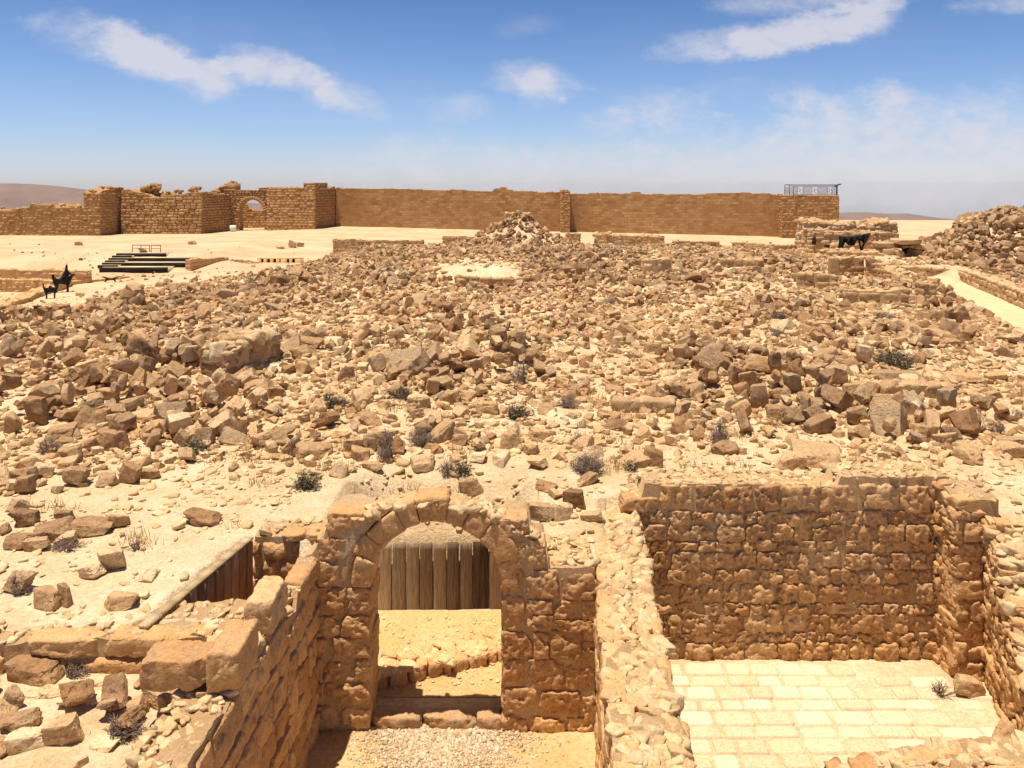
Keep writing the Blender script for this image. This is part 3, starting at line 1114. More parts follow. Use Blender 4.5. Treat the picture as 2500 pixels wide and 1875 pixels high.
corner_blocks()
LW = dict(side='R', course=(.2, .34), bw=(.26, .55), rough=.03, grid=(14, 3, 10), cap=130, tint=(.25, .7), prot=(-.006, .018), k=20, gap=.008)
wall('stone_wall', 'rough side wall with raised corner blocks, running from the arch toward the lower left', (xl(4.6), 4.6), (xl(7.42), 7.42), .52,
     stepprof([(0, 1.85), (.8, 1.93), (1.5, 1.89), (1.97, 1.9), (2.1, 1.96), (2.82, 1.98)]), -.05, faces='FE', **LW)
wall('stone_wall', 'thinner broken stretch of side wall joining the left pier of the arch', (xl(7.425), 7.425), (xl(8.42), 8.42), .24,
     stepprof([(0, 1.78), (.3, 1.74), (.31, 1.86), (1, 1.92)]), -.05, faces='F', **LW)
wall('stone_wall', 'broad rubble-topped cross wall with three dressed blocks in front, at the lower left', (-4.7, 6.84), (-2.62, 6.84), .62,
     stepprof([(0, 1.86), (.5, 1.9), (2.2, 1.95)]), 1.45, course=(.28, .34), bw=(.5, .72), rough=.03, grid=(14, 5, 9), faces='F', cap=120, k=9, tint=(.35, .7), prot=(0, .05))
wall('stone_wall', 'short low wall of squared stones between the slanted fence and the arch', (-2.92, 8.72), (-2.1, 8.72), .45,
     stepprof([(0, 1.98), (1, 2.0)]), .5, course=(.17, .22), bw=(.2, .36), rough=.025, grid=(9, 4, 7), faces='F', cap=110, k=9)
xm = lambda Y: .9 + (Y - 8.3) * .072
wall('stone_wall', 'wide rubble-filled dividing wall seen from above, between the arch and the paved room', (xm(5.0), 5.0), (xm(9.72), 9.72), .6,
     stepprof([(0, 1.72), (1.2, 1.76), (2.2, 1.70), (3.3, 1.72), (4.0, 1.74), (4.7, 1.82)]), -.05, side='L', course=(.2, .32), bw=(.26, .5), rough=.03, grid=(11, 3, 8), faces='FBE', cap=260, capsize=(.02, .085), k=12, tint=(.35, .8))
wall('stone_wall', 'tall back wall of eroded stones above the pale paved floor', (1.18, 9.7), (5.5, 9.7), .55,
     stepprof([(0, 1.72), (.24, 1.75), (.25, 2.0), (.44, 2.0), (.45, 2.2), (2.2, 2.17), (2.9, 2.15), (2.91, 2.27), (4.4, 2.27)]), -.05, course=(.13, .27), bw=(.16, .52), rough=.04,
     grid=(20, 3, 13), faces='F', cap=200, k=14, tint=(.15, .75), prot=(-.004, .03), gap=.004, lich=.3, inset=.022, zjit=.018, crough=.014,
     rows=[(.25, (.24, .46), (.005, .05)), (.12, (.1, .3), (0, .02)), (.22, (.2, .5), (-.004, .03)), (.14, (.12, .4), (0, .03)), (.24, (.2, .5), (0, .03)), (.18, (.15, .4), (0, .03)), (.22, (.2, .45), (0, .03)), (.13, (.1, .35), (0, .02)), (.21, (.2, .5), (0, .035)), (.16, (.15, .4), (0, .03)), (.34, (.3, .52), (.01, .04))])
wall('stone_wall', 'eroded right end wall of the paved room with a projecting pier', (5.27, 9.72), (5.30, 9.28), .6,
     stepprof([(0, 2.25), (.5, 2.1)]), -.05, side='R', course=(.1, .2), bw=(.12, .3), rough=.04, grid=(10, 3, 8), faces='F', cap=100, k=8, tint=(.3, .7), prot=(-.01, .045), gap=.006, zjit=.02, crough=.02)
wall('stone_wall', 'narrow pier of stacked stones facing the viewer at the right end of the paved room', (5.29, 9.28), (5.66, 9.28), .5,
     stepprof([(0, 2.02), (.4, 1.98)]), -.05, side='R', course=(.18, .28), bw=(.3, .4), rough=.03, grid=(13, 3, 10), faces='FE', cap=170, capsize=(.025, .09), k=12, tint=(.35, .7))
wall('stone_wall', 'crumbling sloping wall at the right edge, falling toward the viewer', (5.64, 9.3), (4.98, 7.2), .55,
     stepprof([(0, 1.95), (.5, 1.7), (1.1, 1.1), (1.7, .7), (2.3, .6)]), -.05, side='R', course=(.1, .2), bw=(.12, .32), rough=.045, grid=(10, 3, 8), faces='FE', cap=260, capsize=(.025, .11), k=10, tint=(.35, .75), prot=(-.01, .045), gap=.006, zjit=.02, crough=.02)
wall('stone_wall', 'top of a near rubble wall at the bottom right edge', (2.35, 5.28), (4.6, 5.45), .5,
     stepprof([(0, 1.60), (.5, 1.73), (2.3, 1.79)]), .0, course=(.2, .3), bw=(.3, .5), rough=.04, faces='FB', cap=260, capsize=(.02, .07), k=10)


# --- plank barriers holding back the ground
def plank_fence(name, label, A, B, zt0, zt1, zb, w, mat, capmat, capw, thick=.06, face=1):
    A, B = np.asarray(A, float), np.asarray(B, float)
    L = np.linalg.norm(B - A)
    d = (B - A) / L
    nr = np.array([d[1], -d[0]]) * face
    t = thing(name, (*((A + B) / 2), zb), label, 'plank barrier')
    u = 0.0
    k = 0
    dark = [.35, .05, .50, .45, .10, .95, .60, .66, .40, .58, .25]
    v, q = cube_grid(3, 2, 14)
    v = rounded(v, 60)
    pan = Acc()
    while u < L - .02:
        ww = min(rnd.uniform(*w), L - u)
        zt = zt0 + (zt1 - zt0) * (u + ww / 2) / L + rnd.uniform(-.012, .008)
        c = A + d * (u + ww / 2) + nr * rnd.uniform(-.008, .008)
        P = np.stack([v[:, 0] * (ww / 2 - .006), v[:, 1] * thick / 2, (v[:, 2] + 1) / 2 * (zt - zb)], 1)
        P[:, 0] += fbm(np.stack([P[:, 2] * 2, P[:, 0] * 0 + k, P[:, 0]], 1), 2, 5) * .006
        W = np.stack([c[0] + P[:, 0] * d[0] + P[:, 1] * nr[0], c[1] + P[:, 0] * d[1] + P[:, 1] * nr[1], zb + P[:, 2]], 1)
        pan.add(W, q, tint=dark[k % len(dark)] if face == 1 and capw == 0 else rnd.uniform(.2, .8))
        u += ww
        k += 1
    pan.build('plank_panel', mat, t, (*((A + B) / 2), zb))
    if capw:
        cp = Acc()
        u = 0.0
        while u < L - .02:
            ww = min(rnd.uniform(.16, .24), L - u)
            zt = zt0 + (zt1 - zt0) * (u + ww / 2) / L
            c = A + d * (u + ww / 2) - nr * (capw / 2 - .035)
            cp.obox((c[0], c[1], zt + .012), (d[0] * (ww / 2 - .004), d[1] * (ww / 2 - .004), 0), (nr[0] * capw / 2, nr[1] * capw / 2, 0), (0, 0, .011), tint=rnd.uniform(.3, .9))
            u += ww
        cp.build('coping', capmat, t, (*((A + B) / 2), zb))
    return t


plank_fence('plank_barrier', 'weathered upright plank barrier seen through the arch', (-2.7, 10.36), (.4, 10.40), 1.13, 1.11, .05, (.155, .22), M_wood, M_wood_cap, 0)
plank_fence('plank_barrier', 'slanting dark brown plank barrier with pale coping, left of the arch', (fence_x(6.95), 6.95), (fence_x(8.68), 8.68), 1.93, 1.95, .35, (.12, .2), M_wood_warm, M_wood_cap, .095)


# --- floors: curb, gravel, paving
def floors():
    a = Acc()
    pts = [(xat(870, 8.95), 8.95), (xat(960, 9.05), 9.05), (xat(1080, 9.24), 9.24), (xat(1250, 9.5), 9.50)]
    stones = []
    for (x0, y0), (x1, y1) in zip(pts[:-1], pts[1:]):
        L = math.hypot(x1 - x0, y1 - y0)
        n = int(L * 62)
        for _ in range(n):
            s = rnd.random()
            wv = rnd.uniform(0, .42)
            stones.append((x0 + (x1 - x0) * s + .25 * wv * -(y1 - y0) / L, y0 + (y1 - y0) * s + wv, .2))
    p = np.array(stones)
    S = len(p)
    hs = rng.uniform(.035, .085, S)
    half = np.stack([hs * rng.uniform(.9, 1.4, S), hs, np.full(S, .035)], 1)
    front = np.array([i for i in range(S) if rnd.random() < .0])
    p[:, 2] = .215 + rng.normal(0, .008, S)
    rocks(a, p, half, rng.uniform(0, 6.3, S), rng.normal(0, .12, S), rng.normal(0, .12, S), rng.uniform(.6, 1.0, S), 0 * hs, 4)
    cen, hf, axs = [], [], []
    for (x0, y0), (x1, y1) in zip(pts[:-1], pts[1:]):
        L = math.hypot(x1 - x0, y1 - y0)
        d = np.array([(x1 - x0) / L, (y1 - y0) / L])
        u = 0
        while u < L - .03:
            w = rnd.uniform(.1, .24)
            c = np.array([x0, y0]) + d * (u + w / 2)
            cen.append((c[0], c[1] + .05, .14))
            hf.append((w / 2 - .006, .08, .1))
            axs.append([[d[0], d[1], 0], [-d[1], d[0], 0], [0, 0, 1]])
            u += w
        mid = np.array([(x0 + x1) / 2, (y0 + y1) / 2])
        dressed(a, [(mid[0] - d[1] * .22, mid[1] + .22, .10)], [(L / 2 + .05, .2, .1)], [[[d[0], d[1], 0], [-d[1], d[0], 0], [0, 0, 1]]], (10, 8, 3), 12, .01, [.75], [0])
    dressed(a, cen, hf, np.array(axs), (7, 4, 5), 6, .02, rng.uniform(.35, .7, len(cen)), np.zeros(len(cen)))
    tag(a.build('stone_kerb', M_wall, None, (xat(1060, 9.4), 9.4, .2)), 'low curving kerb of pale flat stones inside the arch', 'kerb')

    # gravel in front of the threshold
    g = Acc()
    n = 7000
    x = rng.normal(xat(1075, 8.0), .42, n)
    y = 8.50 - np.abs(rng.normal(0, .42, n))
    keep = (x > -1.75) & (x < .8) & (y > 7.0)
    x, y = x[keep], y[keep]
    s = rng.uniform(.004, .013, len(x)) * np.where(rng.random(len(x)) < .06, 1.9, 1)
    rocks(g, np.stack([x, y, s * .35 - .015], 1), np.stack([s * 1.2, s, s * .7], 1), rng.uniform(0, 6.3, len(x)), rng.normal(0, .4, len(x)), rng.normal(0, .4, len(x)), rng.uniform(.2, 1, len(x)), 0 * s, 2)
    tag(g.build('gravel', M_gravel), 'pale gravel scattered on the earth before the threshold', 'gravel', kind='stuff')
    fl = Acc()
    xs = np.linspace(-2.2, 1.0, 50)
    ys = np.linspace(4.6, 8.55, 60)
    X, Y = np.meshgrid(xs, ys)
    V = np.stack([X, Y, H(X, Y) + .006 + fbm(np.stack([X, Y, 0 * X], -1) * 6, 2, 4) * .004], -1).reshape(-1, 3)
    idx = np.arange(X.size).reshape(X.shape)
    fl.add(V, np.stack([idx[:-1, :-1], idx[:-1, 1:], idx[1:, 1:], idx[1:, :-1]], -1).reshape(-1, 4))
    xs = np.linspace(-2.12, .22, 40)
    ys = np.linspace(8.9, 10.33, 30)
    X, Y = np.meshgrid(xs, ys)
    V = np.stack([X, Y, H(X, Y) + .008], -1).reshape(-1, 3)
    idx = np.arange(X.size).reshape(X.shape)
    fl.add(V, np.stack([idx[:-1, :-1], idx[:-1, 1:], idx[1:, 1:], idx[1:, :-1]], -1).reshape(-1, 4))
    struct(fl.build('court_floor', M_court, smooth=180))

    # paved floor of the right room
    pv = Acc()
    cen, hf = [], []
    y = 5.7
    while y < 9.55:
        h = rnd.uniform(.17, .25) if y > 7 else rnd.uniform(.22, .3)
        x = 1.45 + rnd.uniform(-.2, 0)
        while x < 5.35:
            w = rnd.uniform(.24, .5)
            ppx, ppy = CX + F * (x + w / 2) / (y + h / 2), HY + F * CH / (y + h / 2)
            drop = 0
            if ppy < 1690 and ppx > 1950:
                drop = .7 if ppx > 2080 else .15
            if ppy < 1628:
                drop = .9
            if ppx > 2290 and ppy < 1790:
                drop = max(drop, .5)
            if ppx < 1690 and ppy > 1720:
                drop = max(drop, .1)
            if rnd.random() > drop:
                cen.append((x + w / 2, y + h / 2 + rnd.uniform(-.01, .01), -.036 + rnd.uniform(-.006, .006) - (.006 if drop else 0)))
                hf.append((w / 2 - rnd.uniform(.005, .012), h / 2 - rnd.uniform(.005, .011), .045))
            x += w
        y += h
    S = len(cen)
    yaw = rng.normal(0, .025, S)
    axs = rotmats(yaw, 0 * yaw, 0 * yaw).transpose(0, 2, 1)
    dressed(pv, cen, hf, axs, (12, 8, 2), 9, .008, rng.uniform(.2, .9, S), np.zeros(S), chip=.25)
    struct(pv.build('paved_floor', M_slab))


floors()


# ------------------------------------------------------------------ the fortress in the distance
FAR = dict(course=(.27, .36), bw=(.38, .85), rough=.018, grid=(2, 1, 2), k=18, prot=(-.010, .018), gap=.006, inset=.03, mat=M_farwall, cap=1.2, capsize=(.08, .22), capn=3, step=.25,
           single=True, depth=.4, tint=(.25, .75), faces='FE', chip=.35)


def ray_u(px, A, B):
    L = np.linalg.norm(B - A)
    d = (B - A) / L
    s = (px - CX) / F
    u = (s * A[1] - A[0]) / (d[0] - s * d[1])
    return u, A[1] + u * d[1]


def farwall(name, label, pl, Yl, pr, Yr, tops, thick, z0=-1.3, ragged=0.0, **kw):
    A, B = np.array([xat(pl, Yl), Yl]), np.array([xat(pr, Yr), Yr])
    pts = []
    for px, py in tops:
        u, Y = ray_u(px, A, B)
        pts.append((u, zat(py, Y)))
    if ragged:
        L_ = np.linalg.norm(B - A)
        us, zs = [p[0] for p in pts], [p[1] for p in pts]
        x_ = 0.0
        new = []
        while x_ < L_:
            w_ = rnd.uniform(.5, 2.2)
            dz = rnd.choice([0, 0, 0, -.06, .05, -.14, .1]) * ragged
            new += [(x_ + .02, float(np.interp(x_ + .02, us, zs)) + dz), (min(x_ + w_, L_) - .02, float(np.interp(x_ + w_, us, zs)) + dz)]
            x_ += w_
        pts = sorted(new + [(u_, z_) for u_, z_ in pts if any(abs(z_ - float(np.interp(u_ + e, us, zs))) > .12 for e in (-.35, .35))])
    o = dict(FAR)
    o.update(kw)
    return wall(name, label, A, B, thick, stepprof(pts), z0, **o)


farwall('fortress_wall', 'lower ruined stretch of fortress wall at the far left edge, broken along its top', -90, 92, 246, 91,
        [(-90, 512), (0, 515), (30, 514), (31, 509), (70, 509), (71, 501), (128, 500), (129, 506), (222, 507), (223, 488), (246, 470)], 5.5, cat='fortress wall', tint=(.3, .75),
        rough=.05, prot=(-.06, .07), grid=(3, 2, 3), k=6, cap=1.6, capsize=(.12, .4))
farwall('fortress_wall', 'narrow shaded flank of fortress wall beside the tower with the ragged top', 245, 91, 303, 96.5,
        [(245, 472), (250, 466), (268, 462), (269, 457), (303, 458)], 2.0, cat='fortress wall', rough=.05, prot=(-.06, .07), cap=2, capsize=(.15, .35))
tw = thing('fortress_tower', (xat(400, 95), 95, -.2), 'battered fortress tower of rough courses with a ragged dipped top, left of the far gate', 'tower')
farwall('front_face', '', 297, 94.5, 494, 94.5, [(297, 463), (315, 463), (338, 470), (360, 474), (380, 482), (400, 481), (413, 475), (425, 476), (440, 474), (470, 469), (494, 468)], 5.0,
        parent=tw, rough=.05, prot=(-.04, .06), grid=(3, 2, 3), k=8, batter=.06, tint=(.4, .9), bw=(.4, .95), course=(.30, .42), cap=.9)
farwall('side_face', '', 493, 94.5, 562, 99.5, [(493, 469), (530, 472), (562, 474)], 1.5, parent=tw, batter=.03)
a = Acc()
pp = []
for px, py, n, sp in ((372, 462, 22, 22), (362, 470, 14, 14), (400, 472, 12, 10), (474, 462, 14, 9), (420, 476, 10, 12), (440, 470, 8, 12)):
    for _ in range(n):
        pp.append(at(px + rnd.gauss(0, sp / 2), py + rnd.uniform(-5, 9), rnd.uniform(95.5, 97)))
pp = np.array(pp)
rocks(a, pp, rng.uniform(.12, .30, (len(pp), 3)), rng.uniform(0, 6, len(pp)), rng.normal(0, .3, len(pp)), rng.normal(0, .3, len(pp)), rng.uniform(.4, .9, len(pp)), 0, 3)
for px, py in ((368, 453), (376, 450), (385, 451), (352, 458), (474, 459)):
    c = at(px, py, 96)
    a.box(c[0] - .3, c[0] + .3, 95.6, 96.4, c[2] - .5, c[2] + .12, .5)
struct(a.build('loose_top_stones', M_farwall, tw, (xat(400, 95), 95, 5)), 'stuff')


def far_gate():
    Y0 = 99.5
    A, B = np.array([xat(546, Y0), Y0]), np.array([xat(655, Y0), Y0])
    L = B[0] - A[0]
    d, nr = np.array([1., 0]), np.array([0., -1])
    t = thing('fortress_gate', (xat(600, Y0), Y0, -.1), 'far fortress gate with a tall round arch and sky showing through its top', 'gateway')
    cx, r = xat(614, Y0) - A[0], (xat(643.5, Y0) - xat(585, Y0)) / 2
    zc = zat(487, Y0) - r
    tops = [(546, 462), (570, 460), (571, 463), (631, 464), (632, 458), (655, 457)]
    prof = stepprof([(xat(p, Y0) - A[0], zat(q, Y0)) for p, q in tops])
    ro = r + .42

    def skip(u, z):
        return (abs(u - cx) < r + .05 and z < zc) or math.hypot(u - cx, z - zc) < ro
    ms = Acc()
    cen, half, ax = face_stones(A, d, nr, L, -1.3, prof, (.27, .36), (.3, .6), .5, (-.02, .03), .025, skip=skip, fit=.3)
    dressed(ms, cen, half, ax, (2, 1, 2), 14, .015, rng.uniform(.2, .65, len(cen)), rng.uniform(0, .4, len(cen)))
    u = np.arange(.02, L, .11)
    u = u[(u < cx - r) | (u > cx + r)]
    for sel in (u[u < cx], u[u > cx]):
        core_strip(ms, sel, np.full(len(sel), -1.3), [prof(x) - .05 for x in sel], A, d, -nr, .1, 1.5, 5, tint=.45)
    u = np.linspace(cx - r - .05, cx + r + .05, 28)
    core_strip(ms, u, zc + np.sqrt(np.maximum(r * r - (u - cx) ** 2, 0)), [prof(x) - .05 for x in u], A, d, -nr, .08, 1.5, 5, tint=.4)
    ms.build('masonry', M_farwall, t, (xat(600, Y0), Y0, 0))
    ar = Acc()
    v, q = cube_grid(2, 2, 2)
    n = 17
    for i in range(n):
        th = math.pi * (i + (v[:, 0] + 1) / 2 * .94 + .03) / n
        rr = r - .02 + (v[:, 2] + 1) / 2 * (ro - r + .03)
        P = np.stack([A[0] + cx + rr * np.cos(th), Y0 - .05 + (v[:, 1] + 1) * .28, zc + rr * np.sin(th)], 1)
        ar.add(P, q[:, ::-1], tint=rnd.uniform(.35, .75))
    ar.build('arch_ring', M_farwall, t, (xat(614, Y0), Y0, zc))
    # the wall of the inner yard seen through the arch
    farwall('courtyard_wall', 'inner courtyard wall seen through the far gate arch', 560, 106, 680, 106, [(560, 498), (604, 500), (605, 509), (617, 510), (618, 514), (680, 513)], 1.0, cat='wall', cap=0)
    # tower to the right of the gate
    t2 = thing('fortress_tower', (xat(720, 97), 97, -.2), 'square fortress tower immediately right of the far gate, with stepped blocks on its corner', 'tower')
    farwall('front_face', '', 651, 97, 769, 96, [(651, 457), (744, 458), (745, 452), (756, 452), (757, 446), (769, 446)], 4.0, parent=t2, prot=(-.015, .025), tint=(.35, .85))
    farwall('side_face', '', 767, 96, 823, 101.5, [(767, 446), (771, 446), (772, 452), (777, 453), (778, 458), (806, 459), (812, 456), (817, 455), (819, 460), (823, 460)], 1.5, parent=t2, tint=(.15, .5))
    a = Acc()
    for px, py, s in ((556, 452, .35), (566, 449, .45), (560, 458, .6), (545, 460, .5), (572, 456, .5), (536, 466, .5), (550, 457, .45), (526, 468, .4), (567, 445, .3)):
        c = at(px, py, 101)
        rocks(a, [c], [(s * 1.3, s, s * .7)], [rnd.uniform(0, 3)], [.1], [.1], .7, 0, 4)
    c = at(574, 456, 100.4)
    a.box(c[0] - .75, c[0] + .5, 100, 101, c[2] - .6, c[2] + .45, .45)
    struct(a.build('loose_top_stones', M_farwall, t, (xat(560, 100), 100, 5.5)), 'stuff')


far_gate()

fw = thing('fortress_wall', (xat(1350, 97), 97, -.2), 'very long plain curtain wall of the fortress, spanning the middle of the view', 'fortress wall')
LONG = dict(parent=fw, faces='', step=.09, tint=(.28, .58), rough=.002, prot=(-.0005, .001), mat=M_farsmooth, inset=.0, cap=.5, capsize=(.06, .16), gap=.0, k=400, chip=0.0, crough=.02, bw=(.3, 1.0))
farwall('masonry', '', 820, 101, 1372, 97.5, [(820, 459), (1000, 461.5), (1203, 466), (1205, 461), (1212, 459), (1222, 458), (1223, 456), (1234, 457), (1236, 464), (1250, 463), (1253, 467), (1372, 469)], 1.6, ragged=0.9, **LONG)
farwall('masonry', '', 1390, 97.5, 1912, 92, [(1390, 470), (1538, 472), (1541, 469), (1562, 468), (1565, 473), (1650, 474), (1745, 473), (1780, 470), (1815, 470), (1840, 473), (1878, 471), (1884, 474), (1912, 475)], 1.6, ragged=0.9, **LONG)
farwall('buttress', '', 1369, 95.4, 1392, 95.4, [(1369, 464), (1385, 463), (1392, 467)], 2.6, parent=fw, faces='FEB', tint=(.25, .6), batter=.0)
ct = farwall('corner_tower', 'far corner tower at the right end of the long wall, carrying a railed lookout', 1908, 90, 2049, 89, [(1908, 476), (2049, 477)], 5.2, cat='tower', tint=(.2, .75), rough=.03, prot=(-.05, .06), cap=0, grid=(3, 2, 3), k=8)


# lookout railing on the corner tower
def lookout():
    zt = zat(477, 89.5) - .02
    t = thing('lookout_railing', (xat(1980, 90), 90.5, zt), 'thin dark metal railing with a slanted panel, on the far corner tower', 'railing')
    o = (xat(1980, 90), 90.5, zt)
    zr = zat(453.5, 89.5)
    x0, x1, yf = xat(1937, 89.6), xat(2041, 89.6), 89.6
    yb = 94.0
    xb0, xb1 = xat(1916, yb), xat(2046, 93.5)
    zb = zr + .12
    a = Acc()
    a.bar((x0, yf, zr), (x1, yf, zr), .035)
    a.bar((x0, yf, zt + .12), (x1, yf, zt + .12), .025)
    a.bar((x0, yf, zr), (xb0, yb, zb), .035)
    a.bar((xb0, yb, zb), (xb1, yb, zb), .035)
    a.bar((xb1, yb, zb), (x1, yf, zr), .035)
    a.build('rail', M_rail, t, o)
    for x, y, z in ((x0, yf, zr), (xb0, yb, zb), ((x0 + xb0) / 2 + .05, (yf + yb) / 2, zr + .05)):
        p = Acc()
        p.bar((x, y, zt - .05), (x, y, z), .04)
        p.build('post', M_rail, t, o)
    b = Acc()
    motif = [(x0 + (x1 - x0) * f, w) for f, w in ((.16, .42), (.5, .42), (.85, .3))]
    n = 58
    for i in range(1, n):
        x = x0 + (x1 - x0) * i / n
        if any(abs(x - m) < w * .8 for m, w in motif):
            continue
        b.bar((x, yf, zt + .12), (x, yf, zr - .1), .016, sides=4)
    for i in range(1, 14):
        f = i / 14
        b.bar((x0 + (xb0 - x0) * f, yf + (yb - yf) * f, zt + .1), (x0 + (xb0 - x0) * f, yf + (yb - yf) * f, zr - .1), .014, sides=4)
    b.bar((x0, yf, zr - .1), (x1, yf, zr - .1), .02)
    b.build('bars', M_rail, t, o)
    for m, w in motif:
        q = Acc()
        zc = (zt + zr) / 2
        for sx in (-1, 1):
            q.bar((m + sx * w * .8, yf, zt + .12), (m + sx * w * .8, yf, zr - .1), .018, sides=4)
        for k, rr in ((-.45, .17), (.4, .2)):
            cx_, cz_ = m + k * w, zc + (-.08 if k > 0 else .06)
            pts = [(cx_ + rr * math.cos(j * math.pi / 4), yf, cz_ + rr * 1.2 * math.sin(j * math.pi / 4)) for j in range(9)]
            for p0, p1 in zip(pts[:-1], pts[1:]):
                q.bar(p0, p1, .018, sides=4)
        q.build('openwork_motif', M_rail, t, o)
    p = Acc()
    xp = xat(2043, 89.4)
    p.bar((xp, 89.4, zt - .05), (xp, 89.4, zr), .09, sides=6)
    p.build('panel_post', M_rust, t, o)
    p = Acc()
    p.obox((xp + .05, 89.3, zr + .08), (.32, 0, .12), (0, .3, 0), (-.01, 0, .03))
    p.build('slanted_panel', M_iron, t, o)


lookout()

# small white box by the far gate
a = Acc()
c = at(569, 563, 97.5)
z = float(H(c[0], 97.5))
a.obox((c[0], 97.5, z + .36), (.34, .1, 0), (-.02, .12, .1), (-.02, -.06, .34))
a.obox((c[0] + .02, 97.6, z + .1), (.26, .05, 0), (0, .06, 0), (0, 0, .14))
tag(a.build('info_board', M_white, None, (c[0], 97.5, z)), 'small white slanted board on the ground at the foot of the far gate', 'sign board')


# ------------------------------------------------------------------ low ruined walls between
def remnant(label, px0, px1, yt0, yt1, yb0, yb1, thick=.5, Y0=None, Y1=None, name='ruined_wall', **kw):
    if Y0 is None:
        g0, g1 = onground(px0, yb0), onground(px1, yb1)
        Y0, Y1 = g0[1], g1[1]
    A, B = np.array([xat(px0, Y0), Y0]), np.array([xat(px1, Y1), Y1])
    L = np.linalg.norm(B - A)
    z0 = min(float(H(*A)), float(H(*B))) - .35
    o = dict(course=(.2, .3), bw=(.28, .62), rough=.03, grid=(5, 2, 4), k=7, prot=(-.03, .04), gap=.015, mat=M_rubble, cap=10, capsize=(.04, .13), capn=3, step=.12, single=True,
             depth=.3, tint=(.35, .8), faces='FE', lich=.4)
    o.update(kw)
    h0, h1 = zat(yt0, Y0), zat(yt1, Y1)
    jag = [(L * f, h0 + (h1 - h0) * f + rnd.uniform(-.05, .06)) for f in np.linspace(0, 1, max(3, int(L / .7)))]
    return wall(name, label, A, B, thick, stepprof(jag), z0, cat='ruined wall', **o)


remnant('long low flat-topped wall before the left part of the long fortress wall', 812, 1033, 583, 587, 606, 612, .5, 60, 59, tint=(.35, .6), cap=4)
remnant('plain low wall piece left of the central rubble mound', 1080, 1196, 576, 577, 596, 598, .5, 64, 64, tint=(.35, .6), cap=3)
remnant('low wall partly buried behind the central rubble mound', 1196, 1306, 570, 571, 592, 592, .5, 66, 66, tint=(.35, .6))
remnant('short squared wall end right of the central rubble mound', 1382, 1418, 571, 571, 592, 592, .8, 63, 63, tint=(.4, .6))
remnant('low rubble-topped wall right of the mound, nearest the buttress', 1450, 1622, 572, 578, 597, 597, 1.2, 63, 62, cap=5, capsize=(.1, .3))
remnant('low wall piece with a gap at its right, before the long wall', 1640, 1756, 588, 590, 610, 612, .7, 58, 57)
remnant('low pale wall piece below the corner tower', 1786, 1892, 592, 598, 618, 622, .8, 54, 53, tint=(.5, .8))
remnant('stubby wall of big blocks left of the ruin with black cloth', 1890, 1946, 596, 598, 622, 624, .8, 49, 49)
remnant('low wall row of long blocks in the upper right rubble', 1759, 1862, 631, 633, 651, 653, .5, tint=(.35, .6))
remnant('stacked squared blocks in the rubble right of the sandy dome', 1568, 1640, 634, 630, 666, 668, .6, tint=(.55, .85), bw=(.5, .9), course=(.35, .45))
remnant('low wall in front of the sunken well-like hollow', 1944, 2046, 664, 672, 705, 708, .6, tint=(.4, .7))
remnant('wall of larger squared blocks below the sunken hollow', 2062, 2222, 704, 708, 742, 748, .6, tint=(.4, .7), bw=(.35, .8))
remnant('block stack beside the lower edge of the pale path', 2253, 2286, 694, 696, 730, 732, .6, tint=(.4, .6))
remnant('low row of three brown blocks in the rubble beside the path', 2228, 2306, 760, 760, 784, 788, .5, tint=(.1, .4), bw=(.4, .7), course=(.4, .5))
remnant('long low ledge wall across the right rubble', 1985, 2240, 784, 786, 802, 802, .5, tint=(.45, .7))
remnant('row of squared ashlar blocks behind the large right boulders', 2108, 2340, 939, 944, 968, 975, .5, tint=(.35, .65), bw=(.4, .75), course=(.34, .42), grid=(9, 5, 7))
remnant('low ashlar wall of two blocks near the middle of the slope', 1495, 1646, 979, 979, 1006, 1008, .45, tint=(.45, .7), bw=(.55, .8), course=(.3, .34), grid=(9, 5, 7))
remnant('short low wall of upright stones in front of the timber steps', 289, 376, 706, 707, 723, 723, .4, tint=(.45, .7))
remnant('red brown blocks along the front of the sandy dome', 1108, 1290, 676, 676, 692, 695, .4, tint=(.1, .5))
remnant('coursed stones topping the central rubble mound', 1233, 1296, 520, 520, 533, 533, 1.5, 60, 60, tint=(.6, .9), bw=(.3, .5), course=(.14, .2))
# wall corner standing in the left rubble
remnant('wall corner of dark stacked blocks standing in the left rubble', 552, 690, 856, 806, 935, 878, .8, tint=(.15, .65), side='R', bw=(.35, .7), course=(.24, .34), grid=(10, 5, 8), rough=.035, lich=.8, cap=55, capsize=(.07, .21), prot=(-.03, .07), capflat=1.0, step=.06, capn=6)

# yard walls of the lower court
remnant('stepped block wall at the far side of the lower left court', -40, 214, 657, 660, 682, 688, .6, 50, 50, tint=(.55, .9), course=(.3, .4), bw=(.6, 1.2), mat=M_wall)
remnant('long thin wall running toward the low striding animal figure', 168, 318, 688, 672, 700, 686, .5, 49, 53, tint=(.55, .85), bw=(.8, 1.6), cap=2, mat=M_wall)
remnant('near block wall of the lower left court at the picture edge', -60, 126, 680, 684, 718, 716, .6, 46, 46, tint=(.5, .8), mat=M_wall)
remnant('pale-topped retaining wall slanting down to the left edge beside the sculptures', -60, 178, 778, 680, 815, 702, .9, 33.5, 49, tint=(.45, .75), mat=M_wall, cap=6)
remnant('smooth buff kerb wall at the right end of the timber steps', 466, 560, 632, 628, 660, 642, .5, 55.5, 60, tint=(.6, .75), prot=(0, .005), rough=.01, cap=1, mat=M_wall)
remnant('low stony bank wall continuing from the kerb wall', 560, 632, 632, 640, 646, 652, .4, 60, 60, tint=(.5, .75), cap=8)

